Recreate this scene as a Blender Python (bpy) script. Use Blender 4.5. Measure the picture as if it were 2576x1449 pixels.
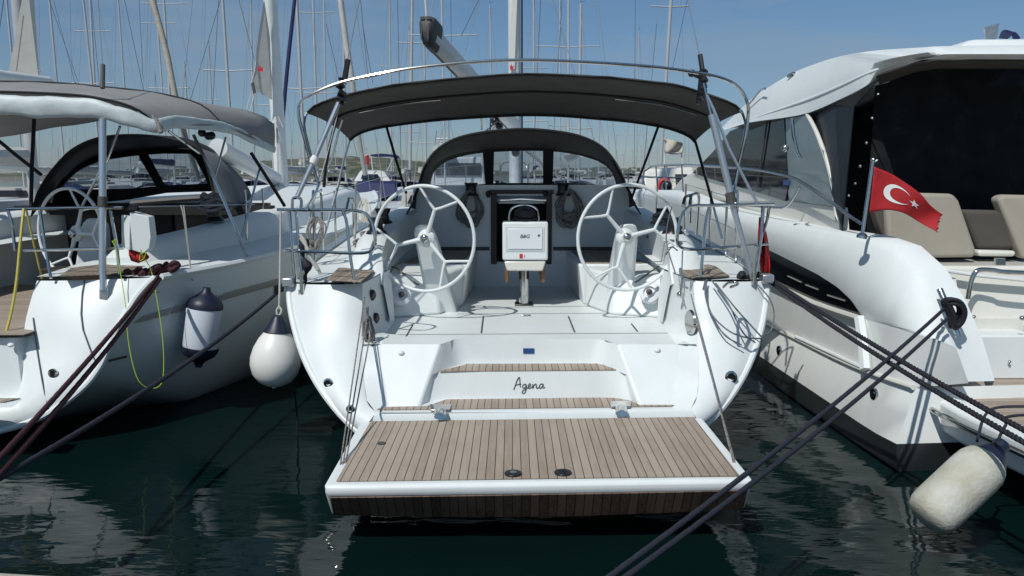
import bpy, math, random
from mathutils import Vector, Matrix, noise
from mathutils.bvhtree import BVHTree
random.seed(7)
R=math.radians
for o in list(bpy.data.objects): bpy.data.objects.remove(o)
scn=bpy.context.scene
# ---------------------------------------------------------------- camera
F=2004.0; CX=1288.0; CY=724.5; H=2.3; PITCH=R(7.94)
cam=bpy.data.cameras.new("camera"); camo=bpy.data.objects.new("camera",cam)
scn.collection.objects.link(camo); scn.camera=camo
cam.sensor_width=36; cam.lens=36*F/2576; cam.clip_start=.05; cam.clip_end=6000
camo.location=(0,0,H); camo.rotation_euler=(R(90)-PITCH,0,0)
# ---------------------------------------------------------------- world, sun, exposure
SUNV=Vector((-.44,-.68,1.0)).normalized()
w=bpy.data.worlds.new("World"); scn.world=w; w.use_nodes=True
nt=w.node_tree; nt.nodes.clear()
out=nt.nodes.new('ShaderNodeOutputWorld'); bg=nt.nodes.new('ShaderNodeBackground')
sky=nt.nodes.new('ShaderNodeTexSky'); sky.sky_type='NISHITA'; sky.sun_disc=False
sky.sun_elevation=math.asin(SUNV.z); sky.sun_rotation=math.atan2(SUNV.x,SUNV.y)
sky.altitude=0; sky.air_density=1.0; sky.dust_density=.25; sky.ozone_density=2.6
tc=nt.nodes.new('ShaderNodeTexCoord'); mp=nt.nodes.new('ShaderNodeMapping'); mp.inputs['Scale'].default_value=(1.5,1.5,7); mp.inputs['Rotation'].default_value=(0,R(14),0)
nz=nt.nodes.new('ShaderNodeTexNoise'); nz.inputs['Scale'].default_value=2.3; nz.inputs['Detail'].default_value=6; nz.inputs['Roughness'].default_value=.55
rp=nt.nodes.new('ShaderNodeValToRGB'); rp.color_ramp.elements[0].position=.42; rp.color_ramp.elements[0].color=(0,0,0,1)
rp.color_ramp.elements[1].position=.85; rp.color_ramp.elements[1].color=(.75,.75,.75,1)
mx=nt.nodes.new('ShaderNodeMixRGB'); mx.inputs['Color2'].default_value=(5.2,5.5,5.9,1)
nt.links.new(tc.outputs['Generated'],mp.inputs['Vector']); nt.links.new(mp.outputs[0],nz.inputs['Vector'])
nt.links.new(nz.outputs['Fac'],rp.inputs['Fac']); nt.links.new(rp.outputs['Color'],mx.inputs['Fac'])
nt.links.new(sky.outputs[0],mx.inputs['Color1'])
sp=nt.nodes.new('ShaderNodeSeparateXYZ'); nt.links.new(tc.outputs['Generated'],sp.inputs[0])
r2=nt.nodes.new('ShaderNodeValToRGB'); r2.color_ramp.elements[0].position=0; r2.color_ramp.elements[0].color=(.46,.55,.70,1); r2.color_ramp.elements[1].position=.42; r2.color_ramp.elements[1].color=(.78,.93,.93,1)
nt.links.new(sp.outputs[2],r2.inputs['Fac']); m2=nt.nodes.new('ShaderNodeMixRGB'); m2.blend_type='MULTIPLY'; m2.inputs['Fac'].default_value=1
nt.links.new(mx.outputs[0],m2.inputs['Color1']); nt.links.new(r2.outputs[0],m2.inputs['Color2'])
nt.links.new(m2.outputs[0],bg.inputs['Color']); bg.inputs['Strength'].default_value=.088
nt.links.new(bg.outputs[0],out.inputs['Surface'])
sl=bpy.data.lights.new("sun",'SUN'); sl.energy=3.4; sl.angle=R(.53); sl.color=(1,.985,.93)
so=bpy.data.objects.new("sun",sl); scn.collection.objects.link(so)
so.rotation_euler=SUNV.to_track_quat('Z','Y').to_euler()
scn.view_settings.view_transform='Standard'; scn.view_settings.look='None'
scn.view_settings.exposure=.0; scn.view_settings.gamma=1
# ---------------------------------------------------------------- helpers
FW=Vector((0,math.cos(PITCH),-math.sin(PITCH))); UP=Vector((0,math.sin(PITCH),math.cos(PITCH))); CAMP=Vector((0,0,H))
def ray(px,py): return FW+Vector((1,0,0))*((px-CX)/F)+UP*((CY-py)/F)
def W(px,py,Y): d=ray(px,py); return CAMP+d*(Y/d.y)
def WZ(px,py,z): d=ray(px,py); return CAMP+d*((z-H)/d.z)
def WX(px,py,x): d=ray(px,py); return CAMP+d*(x/d.x)
def V(*a): return Vector(a)
def WL(l): return [W(*p) for p in l]
def cr(pts,n=6,closed=False):
    P=[Vector(p) for p in pts]; m=len(P); o=[]
    rng=m if closed else m-1
    for i in range(rng):
        if closed: a,b,c,d=P[(i-1)%m],P[i],P[(i+1)%m],P[(i+2)%m]
        else:
            b,c=P[i],P[i+1]; a=P[i-1] if i>0 else b*2-c; d=P[i+2] if i+2<m else c*2-b
        for k in range(n):
            t=k/n
            o.append(.5*((2*b)+(c-a)*t+(2*a-5*b+4*c-d)*t*t+(3*b-a-3*c+d)*t*t*t))
    if not closed: o.append(P[-1])
    return o
def resample(pts,n):
    P=[Vector(p) for p in pts]; L=[0]
    for a,b in zip(P,P[1:]): L.append(L[-1]+(b-a).length)
    o=[]; j=0
    for k in range(n):
        s=L[-1]*k/(n-1)
        while j<len(P)-2 and L[j+1]<s: j+=1
        d=L[j+1]-L[j]; t=(s-L[j])/d if d>1e-9 else 0
        o.append(P[j].lerp(P[j+1],min(1,max(0,t))))
    return o
class MB:
    def __init__(s): s.v=[]; s.f=[]
    def grid(s,rows,cu=False,cv=False):
        b=len(s.v); n=len(rows[0]); m=len(rows)
        for r in rows: s.v+= [Vector(p) for p in r]
        for i in range(m if cv else m-1):
            for j in range(n if cu else n-1):
                a=b+i*n+j; c=b+i*n+(j+1)%n; i2=(i+1)%m
                s.f.append((a,c,b+i2*n+(j+1)%n,b+i2*n+j))
        return s
    def face(s,pts):
        b=len(s.v); s.v+=[Vector(p) for p in pts]; s.f.append(tuple(range(b,b+len(pts)))); return s
    def slab(s,pts,off):
        b=len(s.v); n=len(pts); off=Vector(off)
        s.v+=[Vector(p) for p in pts]+[Vector(p)+off for p in pts]
        s.f.append(tuple(range(b,b+n))); s.f.append(tuple(range(b+2*n-1,b+n-1,-1)))
        for i in range(n): s.f.append((b+i,b+n+i,b+n+(i+1)%n,b+(i+1)%n))
        return s
    def hexa(s,a,b_):  # two quads
        b=len(s.v); s.v+=[Vector(p) for p in a]+[Vector(p) for p in b_]
        for q in ((0,1,2,3),(7,6,5,4),(0,4,5,1),(1,5,6,2),(2,6,7,3),(3,7,4,0)): s.f.append(tuple(b+i for i in q))
        return s
    def box(s,x0,x1,y0,y1,z0,z1):
        return s.hexa([(x0,y0,z0),(x1,y0,z0),(x1,y1,z0),(x0,y1,z0)],[(x0,y0,z1),(x1,y0,z1),(x1,y1,z1),(x0,y1,z1)])
    def tube(s,pts,r,n=8,closed=False,cap=True):
        P=[Vector(p) for p in pts]; m=len(P); b=len(s.v)
        rr=r if isinstance(r,(list,tuple)) else [r]*m
        T=[]
        for i in range(m):
            if closed: t=P[(i+1)%m]-P[(i-1)%m]
            else: t=P[min(i+1,m-1)]-P[max(i-1,0)]
            T.append(t.normalized() if t.length>1e-9 else Vector((0,0,1)))
        u=T[0].cross(Vector((0,0,1)))
        if u.length<.05: u=T[0].cross(Vector((1,0,0)))
        u.normalize()
        for i in range(m):
            u=(u-T[i]*u.dot(T[i])); u.normalize(); v=T[i].cross(u)
            for k in range(n):
                a=2*math.pi*k/n; s.v.append(P[i]+(u*math.cos(a)+v*math.sin(a))*rr[i])
        for i in range(m if closed else m-1):
            i2=(i+1)%m
            for k in range(n):
                s.f.append((b+i*n+k,b+i*n+(k+1)%n,b+i2*n+(k+1)%n,b+i2*n+k))
        if cap and not closed:
            s.f.append(tuple(b+k for k in reversed(range(n)))); s.f.append(tuple(b+(m-1)*n+k for k in range(n)))
        return s
    def lathe(s,prof,p0,p1,n=24):
        p0=Vector(p0);p1=Vector(p1); ax=(p1-p0); L=ax.length; ax.normalize()
        u=ax.cross(Vector((0,0,1)))
        if u.length<.05: u=ax.cross(Vector((1,0,0)))
        u.normalize(); v=ax.cross(u); rows=[]
        for r,t in prof:
            rows.append([p0+ax*(t*L)+(u*math.cos(2*math.pi*k/n)+v*math.sin(2*math.pi*k/n))*max(r,1e-4) for k in range(n)])
        s.grid(rows,cu=True)
        b=len(s.v)-len(rows)*n
        s.f.append(tuple(b+k for k in reversed(range(n)))); s.f.append(tuple(b+(len(rows)-1)*n+k for k in range(n)))
        return s
    def cyl(s,p0,p1,r,n=20): return s.lathe([(r,0),(r,1)],p0,p1,n)
    def ball(s,c,r,n=16,sz=1.0):
        c=Vector(c); rows=[]
        for i in range(n//2+1):
            a=math.pi*i/(n//2); rr=max(math.sin(a)*r,1e-4)
            rows.append([c+V(rr*math.cos(2*math.pi*k/n),rr*math.sin(2*math.pi*k/n),math.cos(a)*r*sz) for k in range(n)])
        return s.grid(rows,cu=True)
WLOC={}
SPLIT={'cockpit_side_wall','coaming','helm_seat','stern_rim','bench','toe_rail','transom','hinge_arm','bulkhead','companionway_frame','backrest_rail','wall_fitting','pushpit_rail','stanchion','lifeline','black_strap','bimini_strut','stern_arch','seat_lid_seam','hatch_seam','spreader','shroud','stay','mainsheet_block','exposed_bow_tube','coachroof_window','rope_clutch','bimini_bow','sheave_slot','boarding_step','curtain_stud','push_button','mast_fitting','platform_line','rolled_curtain','awning_pole','window_vent','guard_rail','mainsheet','mast_line','saloon_frame','window_mullion','panel_trim','rub_rail','side_handrail','roof_rail','door_handle','bimini_seam','hoisting_line','window_frame','hanging_pendant','backstay_block','shower_handset'}
def comps(mb):
    par=list(range(len(mb.v)))
    key={}
    for i,v in enumerate(mb.v):
        k=(round(v.x,4),round(v.y,4),round(v.z,4))
        if k in key: par[i]=key[k]
        else: key[k]=i
    def find(a):
        while par[a]!=a: par[a]=par[par[a]]; a=par[a]
        return a
    for f in mb.f:
        r=find(f[0])
        for k in f[1:]:
            q=find(k)
            if q!=r: par[q]=r
    g={}
    for f in mb.f: g.setdefault(find(f[0]),[]).append(f)
    out=[]
    for fs_ in g.values():
        m=MB(); mp={}
        for f in fs_:
            t=[]
            for k in f:
                if k not in mp: mp[k]=len(m.v); m.v.append(mb.v[k])
                t.append(mp[k])
            m.f.append(tuple(t))
        out.append(m)
    return out
def obj(name,mb,mat,parent=None,**k):
    if name in SPLIT and parent is not None:
        os_=[obj1(name,m,mat,parent,**k) for m in comps(mb)]
        return os_[0]
    return obj1(name,mb,mat,parent,**k)
def obj1(name,mb,mat,parent=None,smooth=38,bevel=0,solid=0,sub=0,bseg=2):
    me=bpy.data.meshes.new(name); vs=mb.v
    lo=Vector((min(v.x for v in vs),min(v.y for v in vs),min(v.z for v in vs)))
    hi=Vector((max(v.x for v in vs),max(v.y for v in vs),max(v.z for v in vs)))
    c=(lo+hi)/2; c.z=lo.z
    me.from_pydata([tuple(v-c) for v in vs],[],mb.f); me.update()
    import bmesh
    bm=bmesh.new(); bm.from_mesh(me); bmesh.ops.remove_doubles(bm,verts=bm.verts,dist=1e-5)
    bmesh.ops.recalc_face_normals(bm,faces=bm.faces); bm.to_mesh(me); bm.free()
    if smooth:
        me.polygons.foreach_set('use_smooth',[True]*len(me.polygons)); me.set_sharp_from_angle(angle=R(smooth))
    o=bpy.data.objects.new(name,me); scn.collection.objects.link(o)
    if mat: me.materials.append(mat)
    WLOC[o]=c
    if parent is not None: o.parent=parent; o.location=c-WLOC[parent]
    else: o.location=c
    if solid: m=o.modifiers.new('solid','SOLIDIFY'); m.thickness=solid; m.offset=0
    if sub: m=o.modifiers.new('sub','SUBSURF'); m.levels=sub; m.render_levels=sub
    if bevel: m=o.modifiers.new('bevel','BEVEL'); m.width=bevel; m.segments=bseg; m.limit_method='ANGLE'; m.angle_limit=R(28)
    return o
def tag(o,label,cat,group=None,kind=None):
    o['label']=label; o['category']=cat
    if group:o['group']=group
    if kind:o['kind']=kind
    return o
def thing(name,loc,label,cat,group=None):
    o=bpy.data.objects.new(name,None); scn.collection.objects.link(o); o.location=loc; WLOC[o]=Vector(loc)
    o.empty_display_size=.2
    return tag(o,label,cat,group)
def struct(name,mb,mat,**k):
    o=obj(name,mb,mat,**k); o['kind']='structure'; return o
def bvh(*mbs):
    v=[];f=[]
    for m in mbs:
        b=len(v); v+=m.v; f+=[tuple(i+b for i in q) for q in m.f]
    return BVHTree.FromPolygons(v,f)
def onto(bv,px,py,off=.004,fall=8):
    d=ray(px,py).normalized(); h,n,i,_=bv.ray_cast(CAMP,d)
    if h is None: return W(px,py,fall)
    if n.dot(d)>0: n=-n
    return h+n*off
# ---------------------------------------------------------------- materials
def mat(name,col,rough=.5,metal=0,var=0,vscale=8,bump=0,bscale=60,coat=0,spec=None,stretch=None,col2=None):
    m=bpy.data.materials.new(name); m.use_nodes=True; n=m.node_tree; p=n.nodes['Principled BSDF']
    p.inputs['Base Color'].default_value=(*col,1); p.inputs['Roughness'].default_value=rough; p.inputs['Metallic'].default_value=metal
    if spec is not None: p.inputs['Specular IOR Level'].default_value=spec
    if coat: p.inputs['Coat Weight'].default_value=coat; p.inputs['Coat Roughness'].default_value=.05
    g=n.nodes.new('ShaderNodeNewGeometry'); vec=g.outputs['Position']
    if stretch:
        mm=n.nodes.new('ShaderNodeMapping'); mm.inputs['Scale'].default_value=stretch; n.links.new(vec,mm.inputs['Vector']); vec=mm.outputs[0]
    if var or col2:
        t=n.nodes.new('ShaderNodeTexNoise'); t.inputs['Scale'].default_value=vscale; t.inputs['Detail'].default_value=6; t.inputs['Roughness'].default_value=.6
        n.links.new(vec,t.inputs['Vector'])
        r=n.nodes.new('ShaderNodeValToRGB'); r.color_ramp.elements[0].position=.3; r.color_ramp.elements[1].position=.7
        c2=col2 if col2 else tuple(c*(1-var) for c in col)
        r.color_ramp.elements[0].color=(*c2,1); r.color_ramp.elements[1].color=(*col,1)
        n.links.new(t.outputs['Fac'],r.inputs['Fac']); n.links.new(r.outputs[0],p.inputs['Base Color'])
    if bump:
        t=n.nodes.new('ShaderNodeTexNoise'); t.inputs['Scale'].default_value=bscale; t.inputs['Detail'].default_value=4
        n.links.new(vec,t.inputs['Vector']); b=n.nodes.new('ShaderNodeBump'); b.inputs['Strength'].default_value=bump; b.inputs['Distance'].default_value=.01
        n.links.new(t.outputs['Fac'],b.inputs['Height']); n.links.new(b.outputs[0],p.inputs['Normal'])
    return m
M={}
M['gel']=mat('white_gelcoat',(.72,.755,.755),.42,var=.06,vscale=2.5,spec=.35,stretch=(2,2,.6),bump=.04,bscale=3)
M['gelgrey']=mat('grey_nonskid',(.62,.64,.66),.55,var=.08,vscale=3,bump=.15,bscale=300)
M['gelside']=mat('hull_gelcoat',(.66,.71,.715),.25,var=.07,vscale=1.5)
M['cream']=mat('cream_gelcoat',(.70,.69,.63),.3,var=.06,vscale=2,coat=.3)
M['stain']=mat('weathered_gelcoat',(.72,.735,.72),.3,var=.14,vscale=2.2,coat=.2,stretch=(1,1,.35))
M['steel']=mat('stainless_steel',(.62,.62,.60),.13,metal=1,var=.2,vscale=30)
M['alu']=mat('anodised_aluminium',(.62,.65,.68),.32,metal=.85,var=.08,vscale=12)
M['mast']=mat('painted_mast',(.68,.70,.70),.4,metal=0,var=.1,vscale=4)
M['fabric_dark']=mat('charcoal_canvas',(.066,.061,.056),.85,var=.3,vscale=4,bump=.35,bscale=14)
M['fabric_black']=mat('black_canvas',(.012,.012,.013),.8,var=.3,vscale=6,bump=.3,bscale=20)
M['fabric_taupe']=mat('taupe_canvas',(.25,.247,.247),.9,var=.12,vscale=4,bump=.4,bscale=9)
M['fabric_white']=mat('white_vinyl_roll',(.55,.61,.62),.5,var=.18,vscale=9,bump=.7,bscale=7)
M['black']=mat('black_plastic',(.012,.012,.013),.35,var=.3,vscale=20)
M['rubber']=mat('grey_rubber',(.07,.068,.065),.6,var=.2,vscale=20)
M['rope_black']=mat('black_rope',(.012,.012,.02),.75,var=.4,vscale=60)
M['rope_navy']=mat('navy_rope',(.018,.02,.035),.75,var=.4,vscale=60)
M['rope_maroon']=mat('maroon_rope',(.055,.008,.014),.8,col2=(.02,.005,.008),vscale=90)
M['rope_white']=mat('white_rope',(.55,.53,.48),.8,var=.3,vscale=80)
M['rope_grey']=mat('grey_flecked_rope',(.34,.32,.30),.8,col2=(.05,.04,.04),vscale=70)
M['rope_yellow']=mat('yellow_rope',(.55,.47,.08),.6,var=.2,vscale=60)
M['rope_lime']=mat('lime_rope',(.42,.62,.04),.6,var=.2,vscale=60)
M['navy']=mat('navy_vinyl',(.012,.016,.04),.45,var=.2,vscale=10)
M['fender']=mat('white_fender_vinyl',(.74,.73,.69),.38,var=.08,vscale=5,bump=.1,bscale=8)
M['fender_shade']=mat('shaded_fender_vinyl',(.62,.66,.72),.3,var=.06,vscale=6)  # white fender vinyl with a cool shade mixed into its colour
M['wire']=mat('steel_wire',(.42,.42,.42),.35,metal=.7)
M['wire_dark']=mat('dark_wire',(.10,.11,.13),.5)
M['wire_far']=mat('distant_rigging',(.27,.30,.34),.6)
M['blue']=mat('blue_canvas',(.012,.02,.10),.7,var=.3,vscale=4)
M['red']=mat('red_cloth',(.42,.012,.016),.75,var=.25,vscale=9)
M['white_cloth']=mat('white_cloth',(.72,.72,.72),.8)
M['screen']=mat('grey_screen_cover',(.70,.72,.75),.3)
M['ink']=mat('dark_lettering',(.06,.065,.08),.5)
M['redpaint']=mat('red_decal',(.5,.02,.03),.5)
M['bluepaint']=mat('blue_decal',(.03,.09,.30),.4,col2=(.01,.03,.10),vscale=30)
M['wood']=mat('varnished_wood',(.22,.10,.045),.35,var=.4,vscale=14,stretch=(1,1,6))
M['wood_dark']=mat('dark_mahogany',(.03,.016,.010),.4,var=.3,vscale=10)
M['interior']=mat('dark_interior',(.012,.012,.013),.7,var=.2,vscale=3)
M['glassblack']=mat('smoked_glass',(.010,.013,.017),.05,spec=.3)
M['curtain']=mat('tinted_vinyl_curtain',(.022,.027,.033),.3,spec=.15,var=.4,vscale=2,bump=.5,bscale=3,stretch=(3,3,.6))
M['cushion_beige']=mat('beige_cushion',(.36,.325,.27),.85,var=.08,vscale=5,bump=.3,bscale=200)
M['cushion_dark']=mat('grey_brown_cushion',(.085,.076,.066),.85,var=.15,vscale=8,bump=.3,bscale=200)
M['antifoul']=mat('black_antifouling',(.012,.016,.018),.35,var=.4,vscale=3)
M['stripe']=mat('taupe_hull_stripe',(.30,.29,.26),.35)
M['darkstripe']=mat('dark_cabin_glass',(.015,.018,.03),.1)
M['quay']=mat('pale_concrete',(.42,.39,.34),.9,var=.25,vscale=9,bump=.6,bscale=40)
M['mastfar']=mat('distant_mast',(.44,.46,.47),.45,var=.1,vscale=4)
M['palesail']=mat('pale_sailcloth',(.62,.62,.59),.7,var=.08,vscale=4)
M['foil']=mat('crumpled_foil',(.6,.6,.6),.3,metal=.9,bump=1,bscale=25)
M['sailcloth']=mat('furled_sailcloth',(.50,.45,.38),.8,var=.25,vscale=9,bump=.4,bscale=18)
M['sailgrey']=mat('grey_sailcloth',(.52,.51,.48),.8,var=.15,vscale=5,bump=.3,bscale=12)
M['bghull']=mat('distant_white_hull',(.62,.63,.63),.35,var=.1,vscale=1)
M['bgcabin']=mat('distant_cabin',(.50,.48,.43),.5,var=.2,vscale=1.5)
M['oldfender']=mat('dirty_fender',(.56,.56,.52),.7,col2=(.38,.36,.27),vscale=5,bump=.5,bscale=40)
# teak with caulked seams running fore and aft
def teak(name,axis,pitch,c1=(.39,.32,.255),c2=(.29,.23,.18),off=0.0):
    m=bpy.data.materials.new(name); m.use_nodes=True; n=m.node_tree; p=n.nodes['Principled BSDF']; L=n.links
    g=n.nodes.new('ShaderNodeNewGeometry'); sx=n.nodes.new('ShaderNodeSeparateXYZ'); L.new(g.outputs['Position'],sx.inputs[0])
    d=n.nodes.new('ShaderNodeMath'); d.operation='MULTIPLY_ADD'; d.inputs[1].default_value=1/pitch; d.inputs[2].default_value=100+off
    L.new(sx.outputs[axis],d.inputs[0])
    fr=n.nodes.new('ShaderNodeMath'); fr.operation='FRACT'; L.new(d.outputs[0],fr.inputs[0])
    fl=n.nodes.new('ShaderNodeMath'); fl.operation='FLOOR'; L.new(d.outputs[0],fl.inputs[0])
    wn=n.nodes.new('ShaderNodeTexWhiteNoise'); wn.noise_dimensions='1D'; L.new(fl.outputs[0],wn.inputs['W'])
    mp=n.nodes.new('ShaderNodeMapping'); mp.inputs['Scale'].default_value=(60,3,30) if axis==0 else (3,60,30); L.new(g.outputs['Position'],mp.inputs['Vector'])
    ns=n.nodes.new('ShaderNodeTexNoise'); ns.inputs['Scale'].default_value=1; ns.inputs['Detail'].default_value=5; L.new(mp.outputs[0],ns.inputs['Vector'])
    n2=n.nodes.new('ShaderNodeTexNoise'); n2.inputs['Scale'].default_value=2.2; n2.inputs['Detail'].default_value=4; L.new(g.outputs['Position'],n2.inputs['Vector'])
    a=n.nodes.new('ShaderNodeMath'); a.operation='MULTIPLY_ADD'; a.inputs[1].default_value=.55; L.new(wn.outputs['Value'],a.inputs[0]); L.new(ns.outputs['Fac'],a.inputs[2])
    a2=n.nodes.new('ShaderNodeMath'); a2.operation='MULTIPLY_ADD'; a2.inputs[1].default_value=.9; L.new(n2.outputs['Fac'],a2.inputs[0]); L.new(a.outputs[0],a2.inputs[2])
    r=n.nodes.new('ShaderNodeValToRGB'); r.color_ramp.elements[0].position=.7; r.color_ramp.elements[1].position=1.6 if False else 1.0
    a3=n.nodes.new('ShaderNodeMath'); a3.operation='MULTIPLY'; a3.inputs[1].default_value=.72; L.new(a2.outputs[0],a3.inputs[0])
    r.color_ramp.elements[0].color=(*c2,1); r.color_ramp.elements[1].color=(*c1,1); L.new(a3.outputs[0],r.inputs['Fac'])
    r.color_ramp.elements[0].position=.62
    s=n.nodes.new('ShaderNodeMath'); s.operation='LESS_THAN'; s.inputs[1].default_value=.09; L.new(fr.outputs[0],s.inputs[0])
    mx=n.nodes.new('ShaderNodeMixRGB'); mx.inputs['Color2'].default_value=(.018,.016,.015,1); L.new(s.outputs[0],mx.inputs['Fac']); L.new(r.outputs[0],mx.inputs['Color1'])
    L.new(mx.outputs[0],p.inputs['Base Color']); p.inputs['Roughness'].default_value=.65
    return m
M['teak']=teak('teak_deck_fore_aft',0,.0555)
M['teak_x']=teak('teak_deck_athwart',1,.05)
M['teak_diag']=teak('teak_side_deck',0,.05,(.32,.26,.20),(.21,.165,.125))
M['teak_dark']=teak('dark_teak',0,.0555,(.20,.125,.085),(.08,.045,.03))  # darker, browner teak for the end panel of the bathing platform
# clear vinyl
def clear(name,tint=(.86,.9,.94),f=.16):
    m=bpy.data.materials.new(name); m.use_nodes=True; n=m.node_tree; L=n.links; n.nodes.clear()
    o=n.nodes.new('ShaderNodeOutputMaterial'); t=n.nodes.new('ShaderNodeBsdfTransparent'); t.inputs[0].default_value=(*tint,1)
    g=n.nodes.new('ShaderNodeBsdfPrincipled'); g.inputs['Base Color'].default_value=(.55,.6,.65,1); g.inputs['Roughness'].default_value=.12
    tx=n.nodes.new('ShaderNodeTexNoise'); tx.inputs['Scale'].default_value=5; tx.inputs['Detail'].default_value=5
    ge=n.nodes.new('ShaderNodeNewGeometry'); L.new(ge.outputs['Position'],tx.inputs['Vector'])
    mr=n.nodes.new('ShaderNodeMapRange'); mr.inputs['To Min'].default_value=f*.2; mr.inputs['To Max'].default_value=f*2; L.new(tx.outputs['Fac'],mr.inputs['Value'])
    b=n.nodes.new('ShaderNodeBump'); b.inputs['Strength'].default_value=.3; b.inputs['Distance'].default_value=.02; L.new(tx.outputs['Fac'],b.inputs['Height']); L.new(b.outputs[0],g.inputs['Normal'])
    x=n.nodes.new('ShaderNodeMixShader'); L.new(mr.outputs[0],x.inputs[0]); L.new(t.outputs[0],x.inputs[1]); L.new(g.outputs[0],x.inputs[2]); L.new(x.outputs[0],o.inputs['Surface'])
    return m
M['vinyl']=clear('clear_vinyl_window')
M['tint']=clear('tinted_enclosure',(.06,.07,.08),.03)
# water
def water():
    m=bpy.data.materials.new('harbour_water'); m.use_nodes=True; n=m.node_tree; L=n.links; p=n.nodes['Principled BSDF']
    p.inputs['Base Color'].default_value=(.0020,.0095,.0090,1); p.inputs['Roughness'].default_value=.03; p.inputs['IOR'].default_value=1.34
    p.inputs['Specular IOR Level'].default_value=.24
    g=n.nodes.new('ShaderNodeNewGeometry'); hs=[]
    for sc,st,w_ in ((.9,(1,1,1),1.0),(2.4,(.7,1.5,1),.22),(6,(.55,1.9,1),.060),(17,(.6,1.8,1),.010)):
        mp=n.nodes.new('ShaderNodeMapping'); mp.inputs['Scale'].default_value=st; mp.inputs['Rotation'].default_value=(0,0,.25); L.new(g.outputs['Position'],mp.inputs['Vector'])
        t=n.nodes.new('ShaderNodeTexNoise'); t.inputs['Scale'].default_value=sc; t.inputs['Detail'].default_value=2; L.new(mp.outputs[0],t.inputs['Vector'])
        k=n.nodes.new('ShaderNodeMath'); k.operation='MULTIPLY'; k.inputs[1].default_value=w_; L.new(t.outputs['Fac'],k.inputs[0]); hs.append(k)
    s=hs[0]
    for k in hs[1:]:
        a=n.nodes.new('ShaderNodeMath'); a.operation='ADD'; L.new(s.outputs[0],a.inputs[0]); L.new(k.outputs[0],a.inputs[1]); s=a
    b=n.nodes.new('ShaderNodeBump'); b.inputs['Strength'].default_value=1; b.inputs['Distance'].default_value=.045; L.new(s.outputs[0],b.inputs['Height']); L.new(b.outputs[0],p.inputs['Normal'])
    return m
M['water']=water()
def text(name,body,size,mt,parent,origin,xdir,ydir,shear=0,extrude=.001):
    cu=bpy.data.curves.new(name,'FONT'); cu.body=body; cu.size=size; cu.shear=shear; cu.extrude=extrude; cu.align_x='CENTER'; cu.align_y='CENTER'; cu.offset=size*.012
    t=bpy.data.objects.new(name+'_tmp',cu); scn.collection.objects.link(t)
    dg=bpy.context.evaluated_depsgraph_get(); me=bpy.data.meshes.new_from_object(t.evaluated_get(dg)); bpy.data.objects.remove(t)
    x=Vector(xdir).normalized(); y=Vector(ydir).normalized(); z=x.cross(y)
    mb=MB(); mb.v=[Vector(origin)+x*v.co.x+y*v.co.y+z*v.co.z for v in me.vertices]; mb.f=[tuple(p.vertices) for p in me.polygons]
    bpy.data.meshes.remove(me)
    return obj(name,mb,mt,parent,smooth=0)
def ropes(mb,pts,r,pitch=.09,strands=3,n=6,amp=.5,sr=.56):
    """laid rope: strands twisted round a path"""
    L=sum((b-a).length for a,b in zip(pts,pts[1:])); m=max(8,int(L/(pitch/7))); P=resample(pts,m)
    u=None
    for s_ in range(strands):
        o=[]; u=None
        for i in range(m):
            t=(P[min(i+1,m-1)]-P[max(i-1,0)]).normalized()
            if u is None: u=t.cross(Vector((0,0,1))); u.normalize()
            u=(u-t*u.dot(t)).normalized(); v=t.cross(u)
            a=2*math.pi*(i/(m-1)*L/pitch+s_/strands)
            o.append(P[i]+(u*math.cos(a)+v*math.sin(a))*r*amp)
        mb.tube(o,r*sr,n)
    return mb
def sag(a,b,d,n=14):
    a=Vector(a);b=Vector(b)
    return [a.lerp(b,i/n)-V(0,0,d*4*(i/n)*(1-i/n)) for i in range(n+1)]
def wiggle(pts,amp,seed=0):
    o=[]
    for i,p in enumerate(pts):
        q=p*3+V(seed*7.3,seed*1.7,0); o.append(p+V(noise.noise(q),noise.noise(q+V(9,0,0)),noise.noise(q+V(0,9,0)))*amp)
    return o
def coil(mb,c,rw,rh,r,n,axis='x',seed=1):
    rnd=random.Random(seed)
    for k in range(n):
        a0=rnd.uniform(-.1,.1); w_=rw*rnd.uniform(.55,1.25); h_=rh*rnd.uniform(.7,1.2); dy=rnd.uniform(-.05,.05)
        pts=[]
        for i in range(24):
            a=2*math.pi*i/24
            x=w_*math.sin(a)*(1-.45*math.cos(a)); z=-h_+h_*math.cos(a)
            pts.append(Vector(c)+(V(x+a0*z,dy+.02*math.sin(3*a),z) if axis=='x' else V(dy,x,z)))
        mb.tube(wiggle(pts,.012,seed+k),r,6,closed=True)
    return mb

# ================================================================ SETTING
mb=MB(); mb.face([(-3000,-50,0),(3000,-50,0),(3000,5000,0),(-3000,5000,0)])
struct('water',mb,M['water'],smooth=0)
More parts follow.
